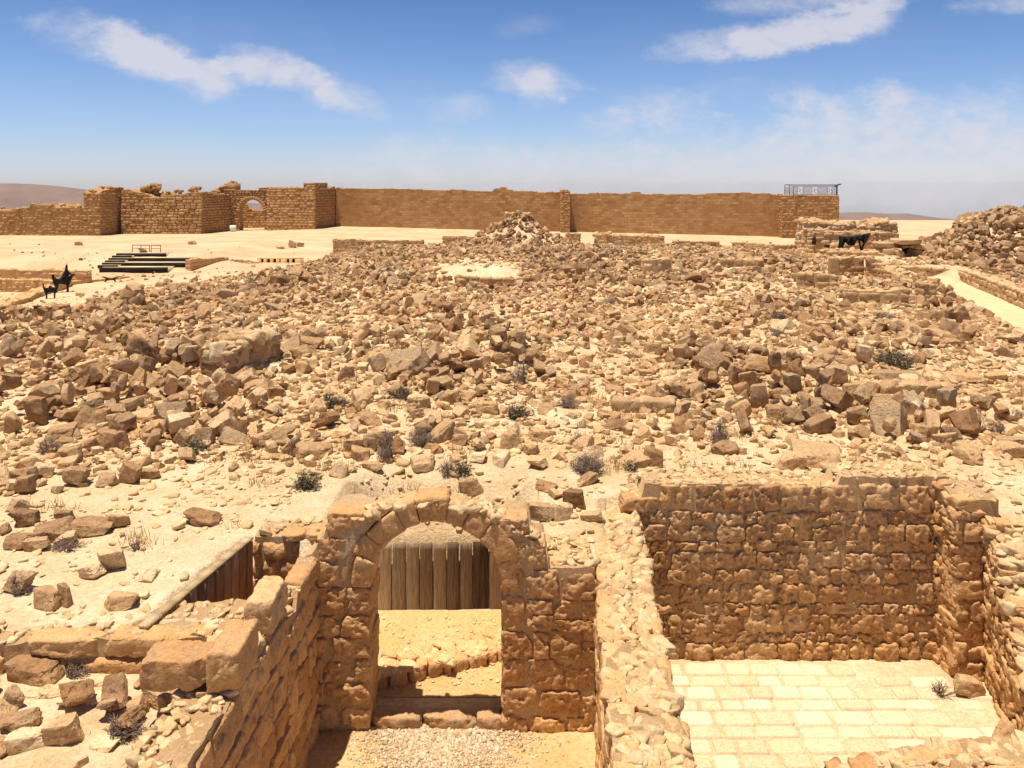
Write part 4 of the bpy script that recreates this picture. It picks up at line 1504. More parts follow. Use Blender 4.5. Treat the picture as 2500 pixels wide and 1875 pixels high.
# low wall with dark slots
def slot_wall():
    t = thing('slotted_wall', (xat(682, 60.5), 60.5, -.2), 'low whitewashed wall pierced by small dark square openings, right of the timber steps', 'wall')
    o = (xat(682, 60.5), 60.5, -.2)
    Y = 60.5
    z0, z1 = zat(643, Y), zat(632, Y)
    gaps = [(637, 643), (652, 659), (667, 674), (682, 685), (700, 706), (713, 720)]
    a = Acc()
    x = 628
    for g0, g1 in gaps:
        a.box(xat(x, Y), xat(g0, Y), Y, Y + .5, z0 - .4, z1, rnd.uniform(.6, .9))
        x = g1
    a.box(xat(x, Y), xat(737, Y), Y, Y + .5, z0 - .4, z1, .7)
    a.box(xat(629, Y), xat(736, Y), Y + .35, Y + .52, z0 - .4, z1 - .04, .3)
    a.box(xat(627, Y), xat(738, Y), Y + .0, Y + .55, z1 + .003, z1 + .06, .9)
    a.build('masonry', M_wall, t, o)
    for g0, g1 in gaps:
        b = Acc()
        b.box(xat(g0, Y), xat(g1, Y), Y + .28, Y + .345, z0 - .3, z1 - .003, 0)
        b.build('dark_opening', M_opening_shade, t, o)  # inset panel, the slot's shade painted as near-black colour


slot_wall()


# ruin with the black cloth
def ruin():
    o = (xat(2060, 47), 47, 2.0)
    t = thing('ruined_building', o, 'low ruined building of pale rubble with a small dark window, beneath the corner tower', 'ruin')
    K = dict(course=(.2, .3), bw=(.3, .7), rough=.04, grid=(4, 2, 3), k=7, prot=(-.04, .05), gap=.015, mat=M_rubble, cap=9, capsize=(.08, .26), capn=3, step=.15, single=True, depth=.3, faces='FEB', parent=t)

    def w(nm, p0, p1, yt, Y, thick, z0=1.3, tint=(.5, .85), Y1=None, **kw):
        k = dict(K)
        k.update(kw)
        Y1 = Y1 or Y
        tops = [(p0 + (p1 - p0) * i / (len(yt) - 1), yt[i]) for i in range(len(yt))]
        farwall(nm, '', p0, Y, p1, Y1, tops, thick, z0, tint=tint, **k)
    w('front_wall', 1974, 2135, (566, 566, 565, 567, 566), 47, .8)
    w('left_end', 1946, 1976, (566, 560), 48.2, 1.6, Y1=47.1, tint=(.65, .95))
    w('upper_ledge', 1962, 2192, (543, 541, 545, 547, 549, 552, 548, 541, 545), 49.5, 1.6, tint=(.6, .95), cap=14, capsize=(.12, .42))
    w('right_wall', 2122, 2196, (568, 566, 570), 48, 1.0)
    w('lower_wall', 2027, 2106, (596, 595, 596), 45.8, .6, tint=(.5, .75))
    w('terrace_wall', 2026, 2160, (614, 613, 616, 618), 43, 1.5, tint=(.5, .85), cap=6)
    a = Acc()
    Y = 46.92
    a.box(xat(1983, Y), xat(1992, Y), Y - .02, Y + .02, zat(597, Y), zat(583, Y))
    v = [(xat(1987.5, Y) + .11 * math.cos(k * math.pi / 8), Y - .02, zat(583, Y) + .003 + .11 * math.sin(k * math.pi / 8)) for k in range(9)]
    a.add(v, None, [(0, i, i + 1) for i in range(1, 8)])
    a.build('window', M_opening_shade, t, o)  # dark plate on the wall face, painted as the window's shade
    a = Acc()
    Y = 45.9
    a.box(xat(2017, Y), xat(2026, Y), Y - .05, Y + .3, zat(604, Y), zat(598, Y))
    a.build('low_opening', M_opening_shade, t, o)  # solid box coloured near-black for the shade of a low hole
    # black cloth draped from the wall on poles
    c = thing('shade_cloth', (xat(2085, 45), 45, 1.9), 'sagging black shade cloth slung on thin poles against the pale ruined building', 'shade cloth')
    oc = (xat(2085, 45), 45, 1.9)
    nu, nv = 40, 14
    V = []
    for i in range(nu):
        s = i / (nu - 1)
        px = 2048 + 76 * s
        top = np.interp(s, [0, .08, .3, .55, .8, 1], [576, 577, 578, 576, 572, 569])
        bot = np.interp(s, [0, .06, .12, .2, .35, .5, .58, .64, .7, .82, .92, 1], [604, 610, 604, 591, 600, 599, 588, 583, 588, 597, 588, 575])
        for j in range(nv):
            r = j / (nv - 1)
            Yc = 45.1 + .18 * math.sin(s * 31 + r * 2) * (.3 + r) - .15 * math.sin(r * 3.14)
            V.append(at(px + 1.2 * math.sin(r * 5 + s * 20), top + (bot - top) * r, Yc))
    V = np.array(V)
    nrm = np.array([0, .03, 0])
    idx = np.arange(nu * nv).reshape(nu, nv)
    q = np.stack([idx[:-1, :-1], idx[1:, :-1], idx[1:, 1:], idx[:-1, 1:]], -1).reshape(-1, 4)
    a = Acc()
    a.add(np.vstack([V, V + nrm]), np.vstack([q, q[:, ::-1] + nu * nv]))
    a.build('cloth', M_cloth, c, oc, smooth=180)
    for p0, p1 in (((2056, 610), (2056, 577)), ((2103, 608), (2095, 577)), ((2103, 608), (2116, 575))):
        p = Acc()
        p.bar(at(*p0, 45.0) - np.array([0, 0, .1]), at(*p1, 45.1), .055)
        p.build('pole', M_cloth, c, oc)
    # niche of big squared blocks
    o2 = (xat(2220, 44), 44, 1.9)
    n = thing('stone_niche', o2, 'small niche with flat lintel slab and dark doorway, right of the ruin', 'niche')

    def blk(nm, x0, x1, y0, y1, Y, dep, tint, mat=M_rubble, extra=.0):
        a = Acc()
        X0, X1, Z1, Z0 = xat(x0, Y), xat(x1, Y), zat(y0, Y), zat(y1, Y) - extra
        dressed(a, [((X0 + X1) / 2, Y + dep / 2, (Z0 + Z1) / 2)], [((X1 - X0) / 2, dep / 2, (Z1 - Z0) / 2)], np.eye(3), (8, 5, 6), 9, .03, [tint], [.3])
        a.build(nm, mat, n, o2)
    blk('block', 2147, 2188, 592, 606, 44, 1.2, .62)
    blk('block', 2157, 2187, 606.5, 622, 43.9, 1.2, .6, extra=.3)
    blk('block', 2187, 2210, 610, 622, 43.9, 1.0, .5, extra=.3)
    blk('block', 2240, 2269, 597, 610, 44, 1.4, .6)
    blk('block', 2240, 2267, 610.5, 622, 44, 1.4, .5, extra=.3)
    blk('block', 2203, 2222, 599, 608, 44.2, 1.2, .3)
    blk('lintel_block', 2222.5, 2240, 599, 605, 44.1, 1.3, .55)
    blk('lintel', 2194, 2256, 585, 598, 43.7, 1.6, .72)
    blk('dark_interior', 2206, 2243, 600, 626, 45.2, .3, .0, M_opening_shade)  # back block with the doorway's shade put into its colour
    # sunken hollow faced with brown stones
    h = thing('well_wall', (xat(2090, 34.2), 34.2, 1.4), 'brown curved stone lining of a sunken hollow, beneath the ruin with the black cloth', 'well wall')
    K['parent'] = h
    w('back_lining', 2050, 2112, (632, 628, 632), 34.2, .6, .6, (.05, .45), cap=10, bw=(.3, .55))
    w('right_lining', 2111, 2190, (632, 640, 658, 672), 34.2, .7, .6, (.3, .7), Y1=32.2, cap=10, bw=(.2, .4), course=(.15, .22))
    a = Acc()
    X0, X1 = xat(2028, 33.6), xat(2052, 33.6)
    dressed(a, [((X0 + X1) / 2, 33.8, (zat(628, 33.6) + zat(676, 33.6)) / 2)], [((X1 - X0) / 2, .15, (zat(628, 33.6) - zat(676, 33.6)) / 2)], np.eye(3), (8, 3, 12), 12, .015, [.5], [0])
    tag(a.build('standing_slab', M_rubble, None, ((X0 + X1) / 2, 33.8, 1.9)), 'smooth upright stone slab at the left rim of the sunken hollow', 'stone slab')
    a = Acc()
    X0, X1 = xat(1957, 36.5), xat(1975, 36.5)
    dressed(a, [((X0 + X1) / 2, 36.7, (zat(631, 36.5) + zat(660, 36.5)) / 2)], [((X1 - X0) / 2, .15, (zat(631, 36.5) - zat(660, 36.5)) / 2)], np.eye(3), (8, 3, 12), 10, .015, [.08], [0])
    tag(a.build('standing_slab', M_rubble, None, ((X0 + X1) / 2, 36.7, 1.9)), 'dark upright stone slab left of the sunken hollow', 'stone slab')


ruin()
# walls along the path
wall('path_wall', 'low retaining wall of pale squared blocks closing the far end of the path', (xat(2178, 36.6), 36.6), (xat(2362, 36.4), 36.4), .8, stepprof([(0, 1.98), (1, 2.05), (2.8, 1.92)]), .7, course=(.24, .34), bw=(.4, .9),
     rough=.025, grid=(5, 2, 4), single=True, mat=M_rubble, tint=(.5, .8), cap=7, capsize=(.05, .14), capn=3, step=.12, faces='FE')
wall('path_wall', 'retaining wall of squared blocks along the right side of the pale path', (20.75, 36.3), (16.6, 22.0), .7, stepprof([(0, 1.95), (3, 2.05), (8, 2.05), (14.9, 2.0)]), .7, course=(.2, .3), bw=(.35, .75),
     rough=.035, grid=(5, 2, 4), single=True, mat=M_rubble, tint=(.45, .85), cap=7, capsize=(.05, .14), capn=3, step=.12, side='R', faces='FE')


# timber steps with railing and information panel
def steps():
    o = (xat(350, 57), 57, -.3)
    t = thing('timber_steps', o, 'wide flight of black timber-edged steps in the sandy lower court', 'steps')
    long_ = [(242, 408, 653, 668, 55.0), (248, 468, 641.5, 656, 56.2), (264, 470, 630, 646, 57.4), (283, 404, 618.5, 634, 58.5)]
    for x0, x1, y0, y1, Y in long_:
        X0, X1 = xat(x0, Y), xat(x1, Y)
        z1 = zat(y0, Y)
        a = Acc()
        for f in range(3):
            a.box(X0 + (X1 - X0) * f / 3 + .01, X0 + (X1 - X0) * (f + 1) / 3, Y, Y + .13, z1 - .36, z1)
        a.build('riser', M_black_timber, t, o)
        a = Acc()
        a.box(X0, X1, Y + .135, Y + 1.33, z1 - .55, z1 - .02, .6)
        a.build('tread', M_path, t, o)
    for x0, x1, y0, Y in ((238, 286, 647.5, 55.6), (256, 303, 636, 56.8), (273, 320, 624, 58.0)):
        X0, X1, z1 = xat(x0, Y), xat(x1, Y), zat(y0, Y)
        a = Acc()
        a.box(X0, X1, Y, Y + .12, z1 - .22, z1)
        a.build('half_riser', M_black_timber, t, o)
        a = Acc()
        a.box(X0, X1, Y + .125, Y + .58, z1 - .25, z1 - .02, .6)
        a.build('half_tread', M_path, t, o)
    o = (xat(358, 60), 60, .6)
    r = thing('guard_rail', o, 'thin metal guard rail standing at the head of the timber steps', 'railing')
    Y = 59.6
    z1, zm, z0 = zat(598, Y), zat(606, Y), zat(619, Y) - .3
    for px in (323, 344, 365, 369, 392):
        a = Acc()
        a.bar((xat(px, Y), Y, z0), (xat(px, Y), Y, z1), .028)
        a.build('post', M_rust, r, o)
    a = Acc()
    a.bar((xat(323, Y), Y, z1), (xat(365, Y), Y, z1 - .03), .03)
    a.bar((xat(369, Y), Y, z1 - .03), (xat(392, Y), Y, z1 - .02), .03)
    a.bar((xat(323, Y), Y, zm), (xat(365, Y), Y, zm - .03), .02)
    a.bar((xat(369, Y), Y, zm - .03), (xat(392, Y), Y, zm - .03), .02)
    a.build('rail', M_rust, r, o)
    a = Acc()
    Y = 59.2
    pts = [(336, 607), (349, 607), (357, 611), (359, 617), (349, 620), (339, 618), (342, 613)]
    v = [at(px, py, Y + .3 * (620 - py) / 13) for px, py in pts]
    v2 = [p + np.array([0, .06, .0]) for p in v]
    k = len(v)
    a.add(v + v2, [(i, (i + 1) % k, k + (i + 1) % k, k + i) for i in range(k)], [(0, 6, 1), (6, 5, 1), (5, 4, 1), (4, 2, 1), (4, 3, 2), (7, 8, 13), (13, 8, 12), (12, 8, 11), (11, 8, 9), (11, 9, 10)])
    tag(a.build('information_sign', M_sign, None, (*at(349, 620, Y)[:2], .5)), 'dark brown folded information panel behind the top of the timber steps', 'sign')


steps()


# small sign on a post
g = onground(92, 768)
Y = g[1]
t = thing('sign_post', g, 'small brown sign on a thin post at the end of the slanting retaining wall', 'sign')
a = Acc()
a.bar((g[0], Y, g[2] - .2), (g[0], Y, zat(763 - 20, Y)), .022)
a.build('post', M_rust, t, g)
a = Acc()
X0, X1, Z0, Z1 = xat(84, Y), xat(97, Y), zat(762, Y), zat(748, Y)
a.box(X0, X1, Y - .05, Y - .02, Z0, Z1)
a.box(X0 - .02, X1 + .02, Y - .09, Y + .03, Z1 + .003, Z1 + .03)
a.build('board', M_sign, t, g)


# ------------------------------------------------------------------ metal animal sculptures
def skin_obj(name, chains, mat, origin, label, cat, group):
    """one continuous body grown along connected joints: chains of (x,z,y,r) in metres, first joint of each chain is the index it hangs from"""
    import bmesh
    verts, edges, rad = [], [], []
    names = {}
    for root, pts in chains:
        prev = names[root] if root is not None else None
        for nm, x, z, y, r in pts:
            verts.append((x, y, z))
            rad.append(r)
            i = len(verts) - 1
            names[nm] = i
            if prev is not None:
                edges.append((prev, i))
            prev = i
    me = bpy.data.meshes.new(name)
    me.from_pydata(verts, edges, [])
    o = bpy.data.objects.new(name, me)
    COL.objects.link(o)
    o.location = [float(v) for v in origin]
    sk = o.modifiers.new('skin', 'SKIN')
    sk.use_smooth_shade = True
    if not me.skin_vertices:
        me.skin_vertices.new()
    for i, r in enumerate(rad):
        d = me.skin_vertices[0].data[i]
        d.radius = r if isinstance(r, tuple) else (r, r)
        d.use_root = i == 0
    ss = o.modifiers.new('sub', 'SUBSURF')
    ss.levels = ss.render_levels = 1
    me.materials.append(mat)
    ORIG[o.name] = np.asarray(origin, float)
    return tag(o, label, cat, group)


def animal(px, py, s, label, kind, flip=1):
    g = onground(px, py)
    k = g[1] / F * s / 100.0           # scale: the figure is drawn on a 100-unit grid that spans s photo pixels
    f = flip

    def P(nm, x, z, y, r):
        return (nm, x * k * f, z * k - .02, y * k, r * k)
    if kind == 'camel':
        ch = [(None, [P('hip', -22, 48, 0, 13), P('belly', 0, 46, 0, 15), P('chest', 20, 48, 0, 13), P('neck1', 30, 58, 0, 8), P('neck2', 33, 78, 0, 6), P('poll', 34, 94, 0, 6), P('muzzle', 47, 91, 0, 4)]),
              ('belly', [P('hump', -3, 64, 0, 9), P('hump2', -4, 72, 0, 4)]),
              ('hip', [P('tail', -34, 60, 0, 4), P('tail2', -36, 84, 0, 4)]),
              ('poll', [P('ear', 28, 103, 0, 3)])]
        for i, (x, root) in enumerate(((-20, 'hip'), (18, 'chest'))):
            for sd in (-1, 1):
                ch.append((root, [P(f'k{i}{sd}', x + 2 * sd, 24, sd * 8, 4.5), P(f'f{i}{sd}', x + 4 * sd, 0, sd * 9, 3.2)]))
    elif kind == 'rider':
        ch = [(None, [P('hip', -26, 40, 0, 10), P('belly', -8, 38, 0, 11), P('chest', 12, 40, 0, 11), P('neck1', 22, 50, 0, 6), P('neck2', 27, 60, 0, 4.5), P('muzzle', 36, 57, 0, 3)]),
              ('belly', [P('waist', 4, 54, 0, 12), P('shoulder', 7, 70, 0, 10), P('nape', 8, 79, 0, 4), P('head', 8, 87, 0, 5), P('hood', 9, 97, 0, 2.5)]),
              ('shoulder', [P('elbow', 20, 64, 4, 3.2), P('hand', 27, 58, 4, 2.4)]),
              ('hip', [P('rump', -33, 52, 0, 5), P('pack', -35, 66, 0, 5)])]
        for i, (x, root) in enumerate(((-24, 'hip'), (12, 'chest'))):
            for sd in (-1, 1):
                ch.append((root, [P(f'k{i}{sd}', x + 2 * sd, 20, sd * 7, 3.8), P(f'f{i}{sd}', x + 4 * sd, 0, sd * 8, 2.6)]))
    else:
        ch = [(None, [P('hip', -20, 22, 0, 7), P('mid', 0, 24, 0, 6), P('chest', 20, 26, 0, 8), P('neck', 34, 34, 0, 5), P('head', 46, 38, 0, 4.5), P('nose', 58, 36, 0, 2.5)]),
              ('hip', [P('tail', -36, 32, 0, 3), P('tail2', -52, 38, 0, 2)])]
        for i, (x, dx, root) in enumerate(((-20, -14, 'hip'), (20, 16, 'chest'))):
            for sd in (-1, 1):
                ch.append((root, [P(f'k{i}{sd}', x + dx * .5, 12, sd * 6, 4), P(f'f{i}{sd}', x + dx + 4 * sd, 0, sd * 7, 2.5)]))
    so = skin_obj('camel_sculpture' if kind != 'cat' else 'animal_sculpture', ch, M_iron, g, label, 'sculpture', 'black metal animal sculptures in the lower court')
    so.rotation_euler = (0, 0, 0.8 if kind != 'cat' else 0.2)


animal(124, 728, 46, 'black metal camel sculpture with raised tail and neck, leftmost and without a rider', 'camel')
animal(156, 712, 70, 'tall black metal sculpture of a robed figure riding a camel', 'rider')
animal(270, 688, 36, 'low black metal sculpture of a striding animal on the end of the thin wall', 'cat', -1)


# ------------------------------------------------------------------ rubble
def proj(X, Y, Z):
    return CX + F * X / Y, HY + F * (CH - Z) / Y


def blob(px, py, cx, cy, a, b, rot=0.0):
    c, s = math.cos(math.radians(rot)), math.sin(math.radians(rot))
    x, y = px - cx, py - cy
    u, v = (x * c + y * s) / a, (-x * s + y * c) / b
    return np.exp(-(u * u + v * v))


def density(px, py, X, Y):
    d = np.interp(py, [560, 590, 690, 740, 820, 900, 1000, 1100, 1150, 1220, 1320], [.95, 1.0, .98, .85, .66, .60, .54, .42, .22, .16, .14])
    for cx, cy, a, b, r, w in ((250, 960, 420, 110, 8, .75), (520, 900, 230, 75, -8, .4), (1190, 850, 230, 70, 0, .45), (1000, 900, 170, 60, 0, .3), (1950, 985, 290, 95, 8, .75), (2000, 860, 330, 60, 0, .3),
                               (1150, 1085, 200, 60, 0, .35), (90, 1300, 130, 70, 0, .6), (130, 1180, 180, 60, 0, .4), (1330, 1240, 130, 50, 0, .55), (1150, 1100, 330, 40, 0, .25), (60, 1480, 90, 90, 0, .35),
                               (700, 1090, 300, 40, 0, .25), (1650, 1090, 200, 50, 0, .3), (200, 770, 300, 50, -12, .3), (2330, 1060, 170, 60, 0, .35), (2420, 1000, 130, 90, 0, .1)):
        d = d + w * blob(px, py, cx, cy, a, b, r)
    for cx, cy, a, b, r, w in ((760, 940, 170, 55, 8, .5), (1480, 1085, 150, 38, 0, .5), (900, 1195, 500, 45, 0, .25), (520, 1270, 260, 90, 0, .25), (1500, 930, 170, 45, 0, .3), (1640, 800, 200, 40, 0, .2),
                               (1165, 662, 95, 17, 0, 3), (2090, 592, 150, 34, 0, .9), (2085, 650, 70, 30, 0, .9), (2250, 660, 100, 25, 0, .5), (140, 720, 130, 25, -15, .8), (690, 640, 80, 14, 0, .9), (2400, 930, 130, 70, 0, .3), (850, 800, 120, 25, 0, .3), (1720, 1135, 200, 25, 0, .25), (2050, 1110, 300, 25, 0, .1), (1430, 1150, 90, 40, 0, .2)):
        d = d - w * blob(px, py, cx, cy, a, b, r)
    # patchiness
    d = d * (1 + 0.55 * fbm(np.stack([X * .45, Y * .45, X * 0], -1), 2, 51))
    return np.clip(d, 0, 1.5)


# rows of walls that stones must keep clear of (world boxes come from the built objects)
KEEP = []
for o_ in list(COL.objects):
    if o_.type == 'MESH' and (o_.name.split('.')[0] in ('ruined_wall', 'path_wall') or (o_.parent is not None and o_.parent.name.split('.')[0] in ('timber_steps', 'slotted_wall', 'ruined_building', 'stone_niche', 'well_wall'))):
        co_ = np.empty(len(o_.data.vertices) * 3, np.float32)
        o_.data.vertices.foreach_get('co', co_)
        co_ = co_.reshape(-1, 3) + np.array(ORIG[o_.name])
        KEEP.append(co_[::7, :2])
KEEP = np.vstack(KEEP)
_kk = set(map(tuple, np.floor(KEEP / .3).astype(int).tolist()))


def clear_of_walls(X, Y):
    k = np.floor(np.stack([X, Y], -1) / .3).astype(int)
    return np.array([tuple(a) not in _kk for a in k.tolist()])


def allowed(X, Y):
    ok = np.ones(len(X), bool)
    ok &= ~((X > -2.9) & (X < .52) & (Y < 10.5)) & ~((X > -2.2) & (X < .3) & (Y < 11.3)) & ~((X > .5) & (X < 5.95) & (Y < 8.95)) & ~((X > 1.0) & (X < 5.95) & (Y < 10.35))
    ok &= ~((X > -5.5) & (X < -1.8) & (Y > 6.7) & (Y < 7.6))
    ok &= ~((X < -2) & (X > fence_x(Y) - .28) & (Y > 6.8) & (Y < 9.3))
    ok &= ~((X > xat(1540, 10.2)) & (X < 6.0) & (Y < 10.3))
    ok &= seg_dist(X, Y, PATH) > 1.15
    ok &= ~((X > Y * (2132 - CX) / F) & (X < Y * (2258 - CX) / F) & (Y > 41) & (Y < 45.5))
    ok &= ~((X > 19.6) & (X < 21.5) & (Y > 34) & (Y < 37))
    return ok


def wide(Y):
    return Y * 1290.0 / F + 1.5


SX, SY = [], []
for y0, y1, dn in ((5.0, 10.5, 10), (10.5, 16, 11), (16, 24, 13), (24, 36, 15), (36, 50, 16), (50, 64, 12), (64, 72, 3)):
    n = int(dn * (y1 - y0) * 2 * wide((y0 + y1) / 2))
    y = rng.uniform(y0, y1, n)
    x = rng.uniform(-1, 1, n) * wide(y1)
    k = np.abs(x) < wide(y)
    SX.append(x[k])
    SY.append(y[k])
SX, SY = np.concatenate(SX), np.concatenate(SY)
SZ = H(SX, SY)
spx, spy = proj(SX, SY, SZ)
D = density(spx, spy, SX, SY)
wcourt = sstep(left_edge(SY) - SX, np.interp(SY, [32, 40, 56, 64], [-1.0, -3.5, -3.5, -1.5]), 2.5) * sstep(SY, 22.5, 28)
D = D * (1 - wcourt * .93)
heap = sstep(SX - np.maximum(SY - 43, 0) * .51, 20.6, 22.4) * sstep(SY, 34.5, 37)
D = np.maximum(D, 1.5 * heap * (SY < 56))
mound = np.exp(-((SX - .3) / 3.4) ** 2 - ((SY - 58.5) / 3.2) ** 2)
D = np.maximum(D, 1.45 * (mound > .12))
D = np.where((SY > 60) & (mound < .12), D * .18, D)
D = np.where((SX > 12) & (SY > 46) & (heap < .5), D * .3, D)
near_r = ((SX > 5.9) & (SY < 10.2)) | ((SX < -2.7) & (SY < 6.7))
D = np.where(near_r, 1.0, D)
keep = (rng.random(len(SX)) * 1.25 < D) & allowed(SX, SY) & clear_of_walls(SX, SY)
SX, SY, SZ, D = SX[keep], SY[keep], SZ[keep], D[keep]
near_r, heap, mound = near_r[keep], heap[keep], mound[keep]
n = len(SX)
size = 0.085 + 0.115 * rng.beta(1.5, 2.6, n) * 2.0
size *= np.interp(SY, [6, 11, 15, 24, 40, 62], [.60, .60, .63, .57, .58, .62])
size *= 0.72 + 0.42 * np.clip(D, 0, 1.3)
size = np.where(heap > .5, size * 1.1, size)
size = np.where(rng.random(n) < .30, size * .5, size)
size = np.where(rng.random(n) < .07, size * 1.4, size * .93)
asp = np.stack([rng.uniform(.9, 1.45, n), rng.uniform(.75, 1.1, n), rng.uniform(.55, .95, n)], 1)
size = np.where((SX < -2.5) & (SY < 8.5), np.minimum(size, .105), size)
half = size[:, None] * asp
half[:, 2] *= np.where((SX < -2.6) & (SY < 8.5), .5, 1)
tiltk = np.where(SY < 8.5, .25, np.where(D > .8, .75, .42))
yaw, tx, ty = rng.uniform(0, 6.28, n), rng.normal(0, 1, n) * tiltk, rng.normal(0, 1, n) * tiltk
stack = np.where(D > .6, rng.random(n) ** 1.4 * .40 * np.clip(D - .45, 0, 1) * np.interp(SY, [20, 45], [1, .7]), 0)
stack = stack + np.where(heap > .6, rng.random(n) * .2, 0)
pos = np.stack([SX, SY, SZ + half[:, 2] * .28 + stack], 1)
npatch = fbm(np.stack([SX * .22, SY * .22, SX * 0], -1), 2, 71)
tint = np.clip(rng.normal(.46, .23, n) - .12 * (D > .85) + .16 * npatch + np.interp(SY, [8, 14, 25, 45], [.22, .06, -.02, .0]), 0.02, 1)
lich = np.clip(rng.normal(.12, .3, n) + .2 * (D > .8), 0, .9)
protok = rng.integers(0, 24, n)

